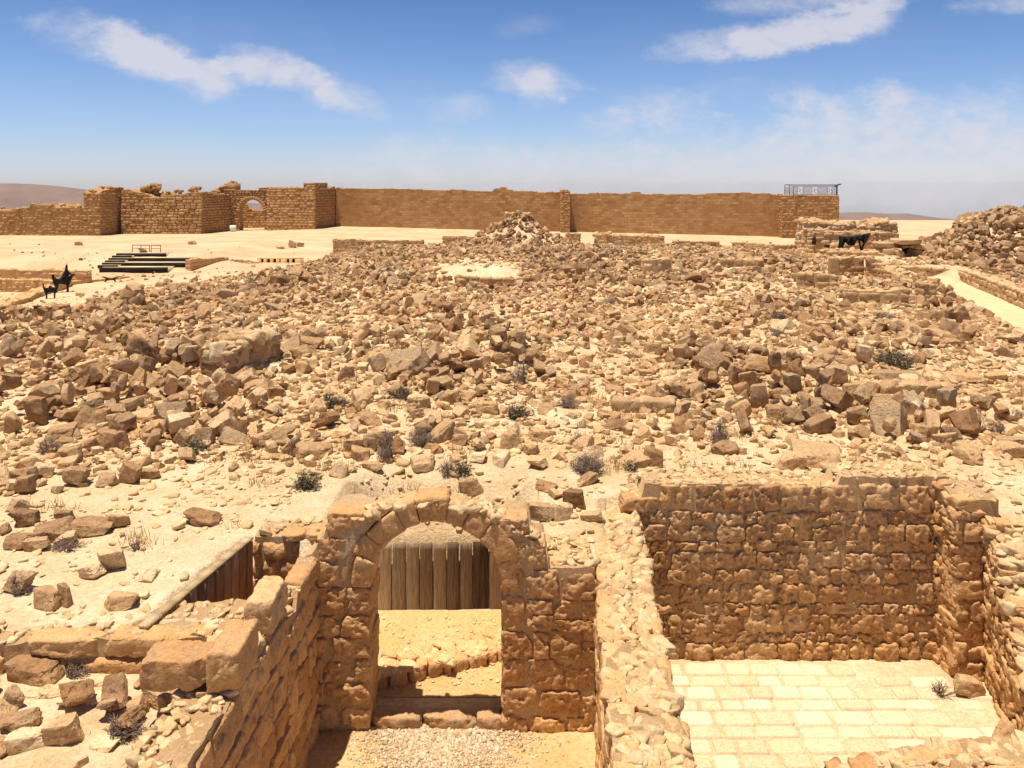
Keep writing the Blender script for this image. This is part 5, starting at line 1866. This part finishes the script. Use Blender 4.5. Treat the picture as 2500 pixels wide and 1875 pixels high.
# the notable boulders, placed where the photo shows them: box in the photo, colour value, weathering, flat
HAND = [(448, 1245, 520, 1285, .22, .1, 0, 'lone brown cube-shaped stone on pale sand beyond the slanting plank barrier'),
        (840, 1153, 888, 1188, .28, .2, 0, 'brown lump of stone on the pale sand beyond the left shoulder of the arch'), (1121, 1163, 1171, 1211, .35, .2, 0, 'pointed brown stone on the sand just beyond the crown of the arch'),
        (1381, 1190, 1437, 1244, .08, .2, 0, 'dark squared block among pale stones beyond the right shoulder of the arch'), (1290, 1222, 1355, 1276, .5, .5, 0, 'pitted grey-tan boulder close beyond the right shoulder of the arch'),
        (1352, 1228, 1402, 1272, .85, 0, 0, 'pale wedge-shaped stone beside the pitted boulder right of the arch'), (1425, 1240, 1482, 1275, .6, .4, 0, None), (1240, 1198, 1285, 1228, .7, 0, 0, None),
        (1305, 1172, 1356, 1198, .3, 0, 0, None), (1402, 1160, 1466, 1185, .3, .2, 0, None),
        (177, 1365, 240, 1412, .85, 0, 1, 'pale flat-sided slab lying on the sand left of the slanting plank barrier'), (232, 1330, 294, 1398, .75, .1, 0, 'tall pale stone leaning behind the flat-sided slab at the left'),
        (245, 1440, 322, 1486, .55, 0, 0, 'low honey-coloured stone on the sand nearest the cross wall'), (25, 1243, 77, 1286, .1, .2, 0, None), (85, 1268, 156, 1322, .25, .3, 0, None), (125, 1238, 168, 1278, .15, .5, 0, None),
        (155, 1262, 245, 1312, .3, .3, 0, None), (255, 1248, 305, 1290, .5, .1, 0, None), (5, 1300, 62, 1342, .22, .2, 0, None), (50, 1310, 108, 1350, .5, .3, 0, None), (118, 1300, 172, 1336, .7, .1, 1, None),
        (0, 1395, 62, 1450, .4, .5, 0, None), (80, 1435, 140, 1490, .45, .2, 0, None), (140, 1430, 172, 1480, .3, .2, 0, None),
        (15, 1600, 137, 1672, .22, .1, 0, 'big dark brown boulder lying at the left edge before the cross wall'), (12, 1772, 100, 1830, .95, 0, 1, 'long white slab tilted at the bottom left corner'),
        (106, 1740, 190, 1822, .6, .1, 0, 'squared tan block behind the long white slab at the bottom left'), (0, 1740, 70, 1790, .35, .4, 0, None), (302, 1690, 352, 1748, .5, .2, 0, 'block with a dark shaded face beside the dry bush at the lower left'),
        (130, 1690, 185, 1730, .95, 0, 1, None), (200, 1690, 250, 1722, .97, 0, 1, None), (50, 1682, 95, 1702, .85, 0, 1, None), (90, 1682, 150, 1708, .8, 0, 1, None), (222, 1655, 262, 1676, .95, 0, 1, None),
        (0, 1688, 45, 1735, .45, .3, 0, None), (205, 1800, 275, 1836, .97, 0, 1, None), (340, 1680, 430, 1735, .55, 0, 0, 'rounded orange stone under the raised corner block of the left side wall'),
        (1971, 1007, 2050, 1061, .2, .4, 0, 'big brown squared block jutting from the right boulder pile'), (1955, 961, 2040, 1007, .25, .8, 0, 'broad grey boulder with a flat front in the right boulder pile'),
        (2071, 938, 2119, 990, .5, 0, 0, 'tan cube standing on one corner right of the broad grey boulder'), (2125, 963, 2177, 999, .45, 0, 0, None), (2161, 982, 2228, 1024, .5, 0, 0, 'large tan block before the row of ashlar blocks at right'),
        (2300, 946, 2338, 1014, .3, .9, 0, 'upright grey slab standing at the right end of the ashlar row'), (2069, 992, 2119, 1040, .25, .9, 0, 'rounded grey boulder right of the big brown squared block'),
        (1882, 990, 1938, 1032, .3, .3, 0, None), (2430, 1077, 2492, 1119, .6, 0, 0, 'tan cube on open ground at the right edge'), (2292, 1050, 2350, 1090, .6, .1, 0, None), (2240, 1035, 2290, 1080, .4, .1, 0, None),
        (2185, 1018, 2240, 1050, .55, 0, 0, None), (1942, 1082, 2055, 1144, .55, .3, 1, 'curved arch-shaped stone tilted above the back wall of the paved room'), (1898, 1102, 1962, 1150, .65, 0, 0, 'pale squared stone beside the curved stone above the back wall'),
        (1840, 940, 1880, 1000, .3, .4, 0, None), (1975, 880, 2035, 925, .4, .8, 0, None), (1990, 850, 2050, 890, .4, .7, 0, None), (1920, 905, 1960, 965, .4, .7, 0, None), (2140, 905, 2200, 935, .35, .6, 0, None), (2200, 908, 2268, 938, .35, .7, 0, None),
        (2267, 802, 2324, 834, .75, 0, 1, 'flat pale block lying beneath the lower end of the pale path'), (2300, 782, 2346, 826, .7, .1, 0, None), (2300, 824, 2336, 850, .5, 0, 0, None), (2332, 762, 2372, 792, .1, .2, 0, None),
        (2415, 905, 2470, 935, .55, 0, 0, None), (1784, 895, 1825, 940, .3, .1, 0, None), (1670, 935, 1722, 968, .4, .6, 0, None), (1830, 870, 1925, 915, .45, 0, 1, None), (2320, 908, 2395, 938, .55, 0, 0, None),
        (56, 969, 100, 1040, .25, .1, 0, None), (104, 1038, 166, 1082, .4, .2, 0, None), (142, 1092, 184, 1136, .4, .2, 0, None), (254, 1000, 316, 1058, .6, .1, 0, None), (319, 998, 381, 1033, .65, .1, 1, None),
        (348, 1022, 400, 1066, .5, .2, 0, None), (436, 1046, 503, 1090, .45, .2, 0, 'squared brown block just above the green shrub in the left rubble'), (478, 1013, 522, 1058, .35, .4, 0, None), (338, 1140, 388, 1174, .35, .1, 0, None),
        (400, 958, 446, 1010, .3, .6, 0, None), (592, 922, 642, 973, .4, .3, 0, 'pointed boulder at the foot of the standing wall corner'), (640, 940, 690, 976, .4, .3, 0, None), (722, 1080, 804, 1126, .45, .1, 0, 'long squared stone with a dark hollow right of the green shrub'),
        (715, 823, 777, 857, .35, .3, 0, 'slanted grey block right of the standing wall corner'), (712, 846, 752, 884, .5, .1, 0, None), (215, 993, 258, 1040, .35, .2, 0, None), (242, 1053, 298, 1102, .35, .1, 0, None), (188, 1058, 243, 1106, .4, .2, 0, None),
        (20, 1135, 78, 1180, .3, .5, 0, None), (0, 1010, 42, 1062, .4, .1, 0, None), (0, 915, 42, 955, .25, .2, 0, None), (80, 935, 135, 978, .35, .3, 0, None), (235, 945, 290, 980, .5, .2, 0, None), (310, 920, 385, 955, .35, .5, 0, None),
        (535, 800, 590, 828, .5, .3, 0, None), (290, 1135, 335, 1185, .3, .1, 0, None), (150, 1130, 200, 1190, .3, .4, 0, None), (30, 1160, 75, 1210, .3, .5, 0, None),
        (1078, 945, 1124, 990, .4, .1, 0, None), (994, 963, 1046, 1000, .75, 0, 0, 'tan cube tilted on edge left of the middle stone pillar'), (1163, 980, 1215, 1016, .55, 0, 0, 'squared tan stone below the middle stone pillar'), (1175, 938, 1200, 964, .2, .6, 0, None),
        (1080, 870, 1150, 898, .4, .2, 0, None), (1222, 1060, 1266, 1104, .5, 0, 0, None), (1290, 1045, 1340, 1075, .55, 0, 0, None), (1278, 1072, 1322, 1112, .6, 0, 0, None), (1288, 1112, 1334, 1150, .7, 0, 0, 'pale wedge stone left of the largest grey bush'),
        (1146, 1102, 1184, 1130, .9, 0, 0, None), (1006, 1105, 1056, 1148, .7, .2, 0, None), (830, 1066, 880, 1112, .45, .2, 0, None), (880, 1070, 915, 1108, .25, .3, 0, None), (1576, 1095, 1618, 1146, .25, 0, 0, None), (1520, 1100, 1590, 1146, .6, .1, 0, None),
        (1560, 900, 1600, 920, .5, 0, 0, None), (1574, 838, 1615, 875, .3, 0, 0, None), (1190, 1215, 1212, 1240, .3, .1, 0, None), (880, 1122, 930, 1150, .5, .1, 1, None), (1100, 1060, 1140, 1090, .4, .2, 0, None),
        (178, 590, 196, 602, .6, .1, 0, 'small tan stone lying alone on the sandy lower court below the ragged tower'), (455, 588, 476, 600, .55, .2, 0, 'stone on the sandy court straight above the guard rail'),
        (702, 590, 722, 608, .45, .2, 0, 'upright lump among low stones on the sand left of the long low wall'), (722, 594, 740, 606, .4, .2, 0, 'darker stone next to the upright lump left of the long low wall'), (672, 602, 692, 610, .8, 0, 1, 'flat pale stone on the sand below the far gate tower'),
        (184, 714, 200, 726, .85, 0, 0, 'small white stone on the ground right of the camel sculptures'),
        (2345, 1650, 2420, 1712, .55, .4, 0, 'squared boulder resting on the paved floor at the foot of the right wall'), (2440, 1768, 2500, 1832, .5, .1, 0, 'rounded stone on the paved floor at the right edge')]

hp = []
for x0, y0, x1, y1, tn, lc, flat, lab in HAND:
    xm_, onfl = (x0 + x1) / 2, lab is not None and 'paved floor' in lab
    if onfl:
        Y = F * CH / (y1 - 6 - HY)
        g = np.array([xat(xm_, Y), Y, 0.0])
    else:
        g = onground(xm_, y1 - 3)
    wid = (x1 - x0) / F * g[1]
    hgt = (y1 - y0) / F * g[1]
    elev = math.atan2(CH - g[2], g[1])
    dp = wid * rnd.uniform(.6, .8)
    hz = max((hgt - dp * math.sin(elev) * .95) / math.cos(elev), hgt * (.4 if flat else .55))
    hp.append((g[0], g[1] + dp * .45, g[2] + hz * .42, wid / 2 * 1.02, dp / 2, hz / 2 * 1.12, tn, lc, lab))
# blocks of the pillar that still stands in the middle of the slope
for px0, px1, py0, py1, lab, tn in ((1190, 1225, 858, 893, 'lowest pale squared block of the standing pillar in mid slope', .7), (1194, 1250, 834, 868, 'grey block second from the top of the standing pillar in mid slope', .3),
                                    (1196, 1238, 803, 836, 'rusty-topped block crowning the standing pillar in mid slope', .22)):
    Y = 17.3
    hp.append(((xat(px0, Y) + xat(px1, Y)) / 2, Y, (zat(py0, Y) + zat(py1, Y)) / 2, (xat(px1, Y) - xat(px0, Y)) / 2, .2, (zat(py0, Y) - zat(py1, Y)) / 2 * 1.02, tn, .4, lab))
hp.append((xat(1272, 17.6), 17.6, (zat(806, 17.6) + zat(880, 17.6)) / 2, .1, .24, .36, .25, .6, 'thin slab standing on edge against the pillar in mid slope'))
hp = np.array([h[:8] for h in hp]), [h[8] for h in hp]
HPOS, HLAB = hp[0], hp[1]
# clear smaller stones away from the big ones
d2 = ((pos[:, None, :2] - HPOS[None, :, :2]) ** 2).sum(-1)
hit = (d2 < (HPOS[None, :, 3] * .95) ** 2).any(1)
K = ~hit
pos, half, yaw, tx, ty, tint, lich, protok, D = (q_[K] for q_ in (pos, half, yaw, tx, ty, tint, lich, protok, D))
n = len(pos)

# which stones show largest
ppx, ppy = proj(pos[:, 0], pos[:, 1], pos[:, 2])
inframe = (ppx > 15) & (ppx < 2485) & (ppy > 480) & (ppy < 1850) & ~((pos[:, 0] > 5.9) & (pos[:, 1] < 8.2))
app = half[:, 0] * half[:, 2] / pos[:, 1] ** 2 * inframe
NBIG = 298 - len(HPOS)
big = np.argsort(-app)[:NBIG]
isbig = np.zeros(n, bool)
isbig[big] = True

LM = [(470, 1410, 'the slanting plank barrier'), (1060, 1250, 'the arch'), (1880, 1160, 'the paved room'), (2205, 885, 'the dark green shrub'), (630, 880, 'the standing wall corner'), (1225, 850, 'the middle pillar'),
      (1435, 1135, 'the largest grey bush'), (793, 985, 'the round dark bush'), (955, 1080, 'the paired grey bushes'), (2225, 955, 'the right ashlar row'), (470, 1100, 'the green shrub'), (300, 840, 'the yellow-green shrub'),
      (1170, 665, 'the sandy dome'), (2090, 585, 'the black cloth'), (2300, 760, 'the pale path'), (1765, 1060, 'the upright grey bush'), (1570, 995, 'the mid-slope ashlar wall'), (1258, 1005, 'the small dark bush'), (250, 1640, 'the lower left cross wall'),
      (2440, 1150, 'the right edge'), (25, 1120, 'the left edge'), (2000, 1110, 'the curved stone'), (1630, 905, 'the slope below the well wall'), (2140, 730, 'the big-block wall'), (1250, 560, 'the central rubble mound')]
_lab_count = {}
ORD = ['nearest', 'second', 'third', 'fourth', 'fifth', 'sixth', 'seventh', 'eighth', 'ninth', 'tenth', 'eleventh', 'twelfth', 'thirteenth', 'fourteenth', 'fifteenth', 'sixteenth', 'seventeenth', 'eighteenth', 'nineteenth', 'twentieth']


def words_of(tn, lc, hx, hz):
    colr = 'grey' if lc > .55 else 'dark brown' if tn < .27 else 'brown' if tn < .45 else 'tan' if tn < .68 else 'pale'
    shape = 'flat' if hz < hx * .5 else 'upright' if hz > hx * 1.05 else 'blocky'
    return colr, shape


def describe(items):
    """items: (px,py,colour,shape); returns one label for each, told apart by the landmark beside it and the order outward from it"""
    buckets, lab = {}, [None] * len(items)
    for i, (px, py, colr, shape) in enumerate(items):
        j = min(range(len(LM)), key=lambda k: (px - LM[k][0]) ** 2 + ((py - LM[k][1]) * 1.4) ** 2)
        dx, dy = px - LM[j][0], (py - LM[j][1]) * 1.4
        if LM[j][2] == 'the right edge':
            rel = 'above the right wall, near' if dy > 0 else 'upslope near'
        elif LM[j][2] == 'the left edge':
            rel = 'downslope near' if dy > 0 else 'upslope near'
        elif abs(dx) > abs(dy):
            rel = 'right of' if dx > 0 else 'left of'
        else:
            rel = 'below' if dy > 0 else 'above'
        buckets.setdefault((colr, shape, rel, LM[j][2]), []).append((dx * dx + dy * dy, i))
    for (colr, shape, rel, lm), lst in buckets.items():
        lst.sort()
        for k, (_, i) in enumerate(lst):
            if len(lst) == 1:
                lab[i] = f'{colr} {shape} stone {rel} {lm}'
            else:
                lab[i] = f'{colr} {shape} stone {rel} {lm}, {ORD[k] if k < 20 else "farther"}' + (' to it' if k == 0 else ' outward')
    return lab


items = []
for r, l in zip(HPOS, HLAB):
    a_, b_ = proj(r[0], r[1], r[2])
    items.append((a_, b_, *words_of(r[6], r[7], r[3], r[5])))
for i in big:
    items.append((ppx[i], ppy[i], *words_of(tint[i], lich[i], half[i, 0], half[i, 2])))
LAB = describe(items)
GRP = 'loose stones of the collapsed buildings'
for k, (r, l) in enumerate(zip(HPOS, HLAB)):
    a = Acc()
    if l and 'pillar' in l:
        dressed(a, [r[:3]], [r[3:6]], np.eye(3), (12, 8, 9), 9, .03, [r[6]], [r[7]])
    else:
        rocks(a, [r[:3]], [r[3:6]], [rnd.uniform(-.5, .5) + rnd.choice([0, 1.57, 3.14]) * 0], [rnd.gauss(0, .1)], [rnd.gauss(0, .14)], [r[6]], [r[7]], 10)
    tag(a.build('loose_stone', M_rubble, None, (r[0], r[1], r[2] - r[5]), smooth=22), l or LAB[k], 'stone', GRP)
for k, i in enumerate(big):
    a = Acc()
    rocks(a, [pos[i]], [half[i]], [yaw[i]], [tx[i]], [ty[i]], [tint[i]], [lich[i]], 10, [protok[i]])
    tag(a.build('loose_stone', M_rubble, None, pos[i] - np.array([0, 0, half[i, 2]]), smooth=22), LAB[len(HPOS) + k], 'stone', GRP)
a = Acc()
for lo, hi, lod in ((0, 15, 6), (15, 26, 4), (26, 40, 3), (40, 200, 3)):
    m = ~isbig & (pos[:, 1] >= lo) & (pos[:, 1] < hi)
    rocks(a, pos[m], half[m], yaw[m], tx[m], ty[m], tint[m], lich[m], lod, protok[m])


# small chips of stone between the blocks
def cobbles():
    X, Y = [], []
    for y0, y1, dn in ((10.3, 13, 26), (13, 18, 36), (18, 26, 28), (26, 38, 17), (38, 56, 7)):
        m = int(dn * (y1 - y0) * 2 * wide((y0 + y1) / 2))
        y = rng.uniform(y0, y1, m)
        x = rng.uniform(-1, 1, m) * wide(y1)
        X.append(x)
        Y.append(y)
    X, Y = np.concatenate(X), np.concatenate(Y)
    Z = H(X, Y)
    a_, b_ = proj(X, Y, Z)
    d = density(a_, b_, X, Y)
    w = sstep(left_edge(Y) - X, np.interp(Y, [32, 40, 56, 64], [-1.0, -3.5, -3.5, -1.5]), 2.5) * sstep(Y, 22.5, 28)
    k = (np.abs(X) < wide(Y)) & (rng.random(len(X)) < np.clip(d * 1.5, .05, 1)) & (rng.random(len(X)) > w * .93) & allowed(X, Y)
    X, Y, Z = X[k], Y[k], Z[k]
    m = len(X)
    s = rng.uniform(.035, .10, m) * np.interp(Y, [11, 20, 50], [.75, 1.0, 1.35])
    hf = s[:, None] * np.stack([rng.uniform(.9, 1.5, m), rng.uniform(.7, 1.1, m), rng.uniform(.4, .9, m)], 1)
    t = np.clip(rng.normal(.58, .2, m), .05, 1)
    rocks(a, np.stack([X, Y, Z + hf[:, 2] * .4], 1), hf, rng.uniform(0, 6.3, m), rng.normal(0, .35, m), rng.normal(0, .35, m), t, np.clip(rng.normal(.05, .25, m), 0, .8), 3)
    print('cobbles', m, 'stones', n)


cobbles()
tag(a.build('rubble', M_rubble, smooth=22), 'field of tumbled building stones covering the slope', 'rubble', kind='stuff')


def chips():
    X, Y = [], []
    for y0, y1, dn in ((4.8, 9, 42), (9, 12.5, 110), (12.5, 18, 60), (18, 28, 17), (28, 45, 5)):
        m = int(dn * (y1 - y0) * 2 * wide((y0 + y1) / 2))
        y = rng.uniform(y0, y1, m)
        x = rng.uniform(-1, 1, m) * wide(y1)
        X.append(x)
        Y.append(y)
    X, Y = np.concatenate(X), np.concatenate(Y)
    pat = fbm(np.stack([X * .8, Y * .8, X * 0], -1), 3, 61)
    w = sstep(left_edge(Y) - X, np.interp(Y, [32, 40, 56, 64], [-1.0, -3.5, -3.5, -1.5]), 2.5) * sstep(Y, 22.5, 28)
    k = (np.abs(X) < wide(Y)) & (rng.random(len(X)) < np.clip(.55 + .75 * pat, .08, 1)) & (seg_dist(X, Y, PATH) > 1.0) & (rng.random(len(X)) > w * .85)
    in_room = ((X > -2.45) & (X < 5.75) & (Y < 8.95)) | ((X > .95) & (X < 5.75) & (Y < 9.95))
    hollow = (X > -2.75) & (X < .4) & (Y < 10.5)
    k &= ~in_room & ~hollow & ~((X > -3.5) & (X < -1.9) & (Y < 8.9) & (Y > 6.8) & (X > fence_x(Y) - .22))
    X, Y = X[k], Y[k]
    s = rng.uniform(.012, .034, len(X)) * np.where(rng.random(len(X)) < .16, 2.0, 1) * np.interp(Y, [6, 12, 30], [.85, 1.05, 1.8])
    hf = np.stack([s * rng.uniform(1, 1.7, len(X)), s, s * rng.uniform(.25, .7, len(X))], 1)
    p = np.stack([X, Y, H(X, Y) + hf[:, 2] * .4], 1)
    t = np.clip(rng.normal(.72, .16, len(X)), .2, 1)
    a = Acc()
    m = Y < 13.5
    rocks(a, p[m], hf[m], rng.uniform(0, 6.3, m.sum()), rng.normal(0, .25, m.sum()), rng.normal(0, .25, m.sum()), t[m], 0, 3)
    m = ~m
    rocks(a, p[m], hf[m], rng.uniform(0, 6.3, m.sum()), rng.normal(0, .25, m.sum()), rng.normal(0, .25, m.sum()), t[m], 0, 2)
    # a few crumbs on the swept floors
    n2 = 260
    x, y = rng.uniform(-1.9, .2, n2), rng.uniform(9.0, 10.2, n2)
    s = rng.uniform(.006, .02, n2)
    rocks(a, np.stack([x, y, H(x, y) + .012], 1), np.stack([s * 1.3, s, s * .6], 1), rng.uniform(0, 6, n2), 0 * s, 0 * s, rng.uniform(.6, 1, n2), 0, 2)
    tag(a.build('stone_chips', M_cap), 'small flat stone chips strewn over the sand', 'stone chips', kind='stuff')


chips()


# ------------------------------------------------------------------ plants
def bush(px, py, wpx, hpx, kind, label, cat='bush', name='dry_bush', n=None, pos_=None):
    g = onground(px, py) if pos_ is None else np.array(pos_)
    Wd, Hh = wpx / F * g[1], hpx / F * g[1]
    g = g + np.array([0, Wd * .25, 0])
    t = thing(name, g, label, cat, 'plants on the slope')
    a = Acc()
    n = int((n or 190) * .62)
    thick = .0035 + .00018 * g[1]
    tips = []
    lean, ex = rnd.gauss(0, .18), rnd.uniform(.75, 1.2)
    for _ in range(n):
        th, r = rnd.uniform(0, 6.283), math.sqrt(rnd.random())
        tip = np.array([math.cos(th) * r * Wd / 2 * ex + lean * Wd * r, math.sin(th) * r * Wd * .38, Hh * (.25 + .85 * rnd.random()) * math.sqrt(max(0.08, 1 - .8 * r * r))])
        root = np.array([tip[0] * rnd.uniform(.05, .45), tip[1] * .3, -.02])
        mid = root * .45 + tip * .55 + np.array([rnd.gauss(0, .07), rnd.gauss(0, .05), rnd.uniform(0, .1)]) * Wd
        a.bar(g + root, g + mid, thick, sides=3, r2=thick * .8)
        a.bar(g + mid, g + tip, thick * .8, sides=3, r2=thick * .35)
        for _k in range(2):
            e = mid + (tip - mid) * rnd.uniform(.1, .8)
            f = e + np.array([rnd.gauss(0, .1), rnd.gauss(0, .08), rnd.uniform(.0, .13)]) * Wd
            a.bar(g + e, g + f, thick * .6, sides=3, r2=thick * .25)
            tips.append(f)
        tips.append(tip)
    a.build('twigs', {'dry': M_twig, 'dark': M_twig_dark, 'green': M_twig_dark, 'yellow': M_twig, 'straw': M_grass}[kind], t, g)
    if kind in ('green', 'yellow', 'dark'):
        b = Acc()
        V, Q = [], []
        m = {'green': int((n or 100) * 2.6), 'yellow': 420, 'dark': 70}[kind]
        ls = .011 + .00055 * g[1]
        for k in range(m):
            c = g + tips[rnd.randrange(len(tips))] * rnd.uniform(.72, 1.02) + np.array([rnd.gauss(0, .03), rnd.gauss(0, .03), rnd.gauss(0, .02)]) * (1 + Wd)
            u = np.array([rnd.gauss(0, 1), rnd.gauss(0, 1), rnd.gauss(0, .7)])
            u /= np.linalg.norm(u)
            w = np.cross(u, np.array([rnd.gauss(0, 1), rnd.gauss(0, 1), rnd.gauss(0, 1)]))
            w /= np.linalg.norm(w) + 1e-6
            i = len(V)
            V += [c - u * ls * 1.5, c + w * ls * .7, c + u * ls * 1.5, c - w * ls * .7]
            Q.append((i, i + 1, i + 2, i + 3))
        b.add(V, Q)
        b.build('leaves', M_leaf_y if kind == 'yellow' else M_leaf, t, g)
    return t


BUSH = [(2205, 905, 105, 50, 'green', 'dark green leafy shrub among the stones on the right slope', 'green_shrub', 330), (300, 850, 38, 34, 'yellow', 'small yellow-green shrub in the upper left rubble', 'green_shrub', 120),
        (472, 1112, 66, 36, 'green', 'low green shrub between blocks in the left rubble', 'green_shrub', 170), (793, 998, 62, 40, 'dark', 'round dark bush on the sand right of the standing wall corner', 'dry_bush', 240),
        (742, 1198, 66, 42, 'green', 'spiky grey-green bush on pale sand beyond the left end of the arch', 'green_shrub', 140), (822, 1240, 50, 48, 'green', 'upright grey-green tuft just beyond the left shoulder of the arch', 'green_shrub', 90),
        (1280, 938, 52, 58, 'dry', 'tall grey bush right below the middle pillar', 'dry_bush', 200), (982, 975, 70, 28, 'dark', 'low dark bush spread between stones left of the middle pillar', 'dry_bush', 170), (1257, 1026, 60, 42, 'dark', 'small dark bush on the slope below the middle pillar', 'dry_bush', 200),
        (1386, 998, 62, 30, 'dry', 'low brownish bush right of the small dark bush', 'dry_bush', 150), (944, 1132, 56, 88, 'dry', 'taller left one of the paired grey bushes in the lower middle', 'dry_bush', 190), (1030, 1094, 76, 56, 'dry', 'broader right one of the paired grey bushes in the lower middle', 'dry_bush', 210),
        (1090, 1160, 62, 42, 'dry', 'thin greyish bush on the sand beyond the arch crown', 'dry_bush', 120), (1130, 1160, 44, 52, 'dark', 'small dark twiggy bush right beside the thin greyish bush beyond the arch', 'dry_bush', 110),
        (1417, 1090, 48, 34, 'dry', 'small grey bush upslope of the largest grey bush', 'dry_bush', 120), (1435, 1160, 98, 50, 'dry', 'largest grey bush, low and broad, on the open sand right of the arch', 'dry_bush', 330), (1536, 1150, 34, 26, 'dark', 'tiny brown bush at the left end of the room back wall', 'dry_bush', 60),
        (1762, 1094, 62, 72, 'dry', 'upright grey bush left of the right boulder pile', 'dry_bush', 200), (2160, 783, 56, 26, 'dry', 'low grey bush above the long ledge wall at right', 'dry_bush', 140), (1905, 788, 60, 34, 'dark', 'dark bush in a shadowy hollow of the upper right rubble', 'dry_bush', 130),
        (1905, 826, 60, 26, 'dry', 'faint grey bush below the dark hollow in the right rubble', 'dry_bush', 110), (108, 1108, 74, 38, 'dry', 'low purplish grey bush by the blocks at the left edge', 'dry_bush', 170), (22, 848, 56, 36, 'dry', 'hazy grey bush at the far left edge of the rubble', 'dry_bush', 120),
        (264, 1742, 46, 64, 'dry', 'upper grey bush clinging beside the dark-faced block at lower left', 'dry_bush', 150), (272, 1812, 98, 52, 'dry', 'wide grey bush at the bottom left, below the other one', 'dry_bush', 260), (158, 1656, 52, 34, 'dry', 'little grey bush at the foot of the cross wall', 'dry_bush', 110),
        (30, 1450, 60, 56, 'dry', 'grey bush among dark stones at the left edge beside the sand', 'dry_bush', 140), (330, 1345, 44, 26, 'dry', 'small pinkish dry bush at the edge of the pale sand', 'dry_bush', 70), (150, 1350, 80, 30, 'dry', 'sprawling dry bush among the stones left of the pale sand', 'dry_bush', 100),
        (352, 775, 32, 18, 'dark', 'dark low bush left of centre in the far rubble', 'dry_bush', 90), (420, 756, 34, 18, 'dark', 'dark olive bush right of the other low bush in the far rubble', 'dry_bush', 90), (596, 802, 50, 26, 'dark', 'dark bush in the rubble above the standing wall corner', 'dry_bush', 110),
        (640, 745, 36, 20, 'dry', 'grey bush in the far rubble between the kerb wall and the wall corner', 'dry_bush', 80), (1500, 745, 44, 22, 'dry', 'grey bush amid the far rubble right of the sandy dome', 'dry_bush', 90), (1285, 660, 50, 20, 'dry', 'grey bush at the right shoulder of the sandy dome', 'dry_bush', 90),
        (2440, 1060, 50, 36, 'dry', 'pale grey bush beside the tan cube at the right edge', 'dry_bush', 90), (1286, 1214, 28, 40, 'straw', 'yellow straw-like plant growing between stones right of the arch crown', 'straw_plant', 50)]
for px, py, w, h, kind, lab, nm, nn in BUSH:
    bush(px, py, w, h, kind, lab, 'shrub' if nm == 'green_shrub' else 'plant' if nm == 'straw_plant' else 'bush', nm, nn)
Yb = F * CH / (1705 - HY)
bush(0, 0, 70, 34, 'dry', 'withered brown weed lying on the paved floor by the right wall', 'weed', 'dry_weed', 60, (xat(2300, Yb), Yb, 0.0))


# dry grass
def grass():
    tufts = [(60, 1240), (95, 1240), (130, 1236), (150, 1244), (790, 1146), (815, 1148), (840, 1144), (740, 1030), (770, 1020), (800, 1028), (830, 1010), (1440, 965), (1500, 940), (1530, 930), (1610, 960), (1590, 945), (1470, 905), (1430, 880),
             (1160, 770), (1190, 755), (1480, 1150), (1500, 1130), (1120, 1190), (990, 1200), (1010, 1195), (330, 1320), (350, 1325), (560, 1290), (1700, 1160), (1800, 1140), (2080, 900), (2130, 880), (1960, 1110), (850, 930), (820, 950), (1060, 860), (1010, 840), (700, 1000),
             (520, 1130), (600, 1120), (640, 1180), (1340, 1000), (1320, 960), (2350, 950), (2400, 990), (1740, 880), (1660, 880)]
    a = Acc()
    V, T = [], []
    pts = [onground(*t) for t in tufts]
    for _ in range(90):
        pts.append(onground(rnd.uniform(500, 2200), rnd.uniform(780, 1150)))
    for g in pts:
        for _ in range(rnd.randint(10, 30)):
            b = g + np.array([rnd.gauss(0, .09), rnd.gauss(0, .07), -.01])
            h = rnd.uniform(.06, .2)
            l = np.array([rnd.gauss(0, .35), rnd.gauss(0, .3), 1.0]) * h
            w = .0025 + .00022 * g[1]
            i = len(V)
            V += [b + (-w, 0, 0), b + (w, 0, 0), b + l, b + (0, -w, 0), b + (0, w, 0)]
            T += [(i, i + 1, i + 2), (i + 3, i + 4, i + 2)]
    a.add(np.array(V), None, T)
    tag(a.build('dry_grass', M_grass), 'thin tufts of dry yellow grass between the stones', 'grass', kind='stuff')


grass()


# ------------------------------------------------------------------ desert haze: one closed box of thin air round the whole place
def haze():
    a = Acc()
    a.box(-6500, 6700, -60, 5400, -720, 16)
    m = bpy.data.materials.new('desert_haze')
    m.use_nodes = True
    nt = m.node_tree
    nt.nodes.clear()
    out = nt.nodes.new('ShaderNodeOutputMaterial')
    v = nt.nodes.new('ShaderNodeVolumePrincipled')
    v.inputs['Color'].default_value = (0.95, 0.95, 0.98, 1)
    v.inputs['Density'].default_value = 0.00007
    nt.links.new(v.outputs[0], out.inputs['Volume'])
    o = a.build('haze', m)
    o['kind'] = 'stuff'


haze()
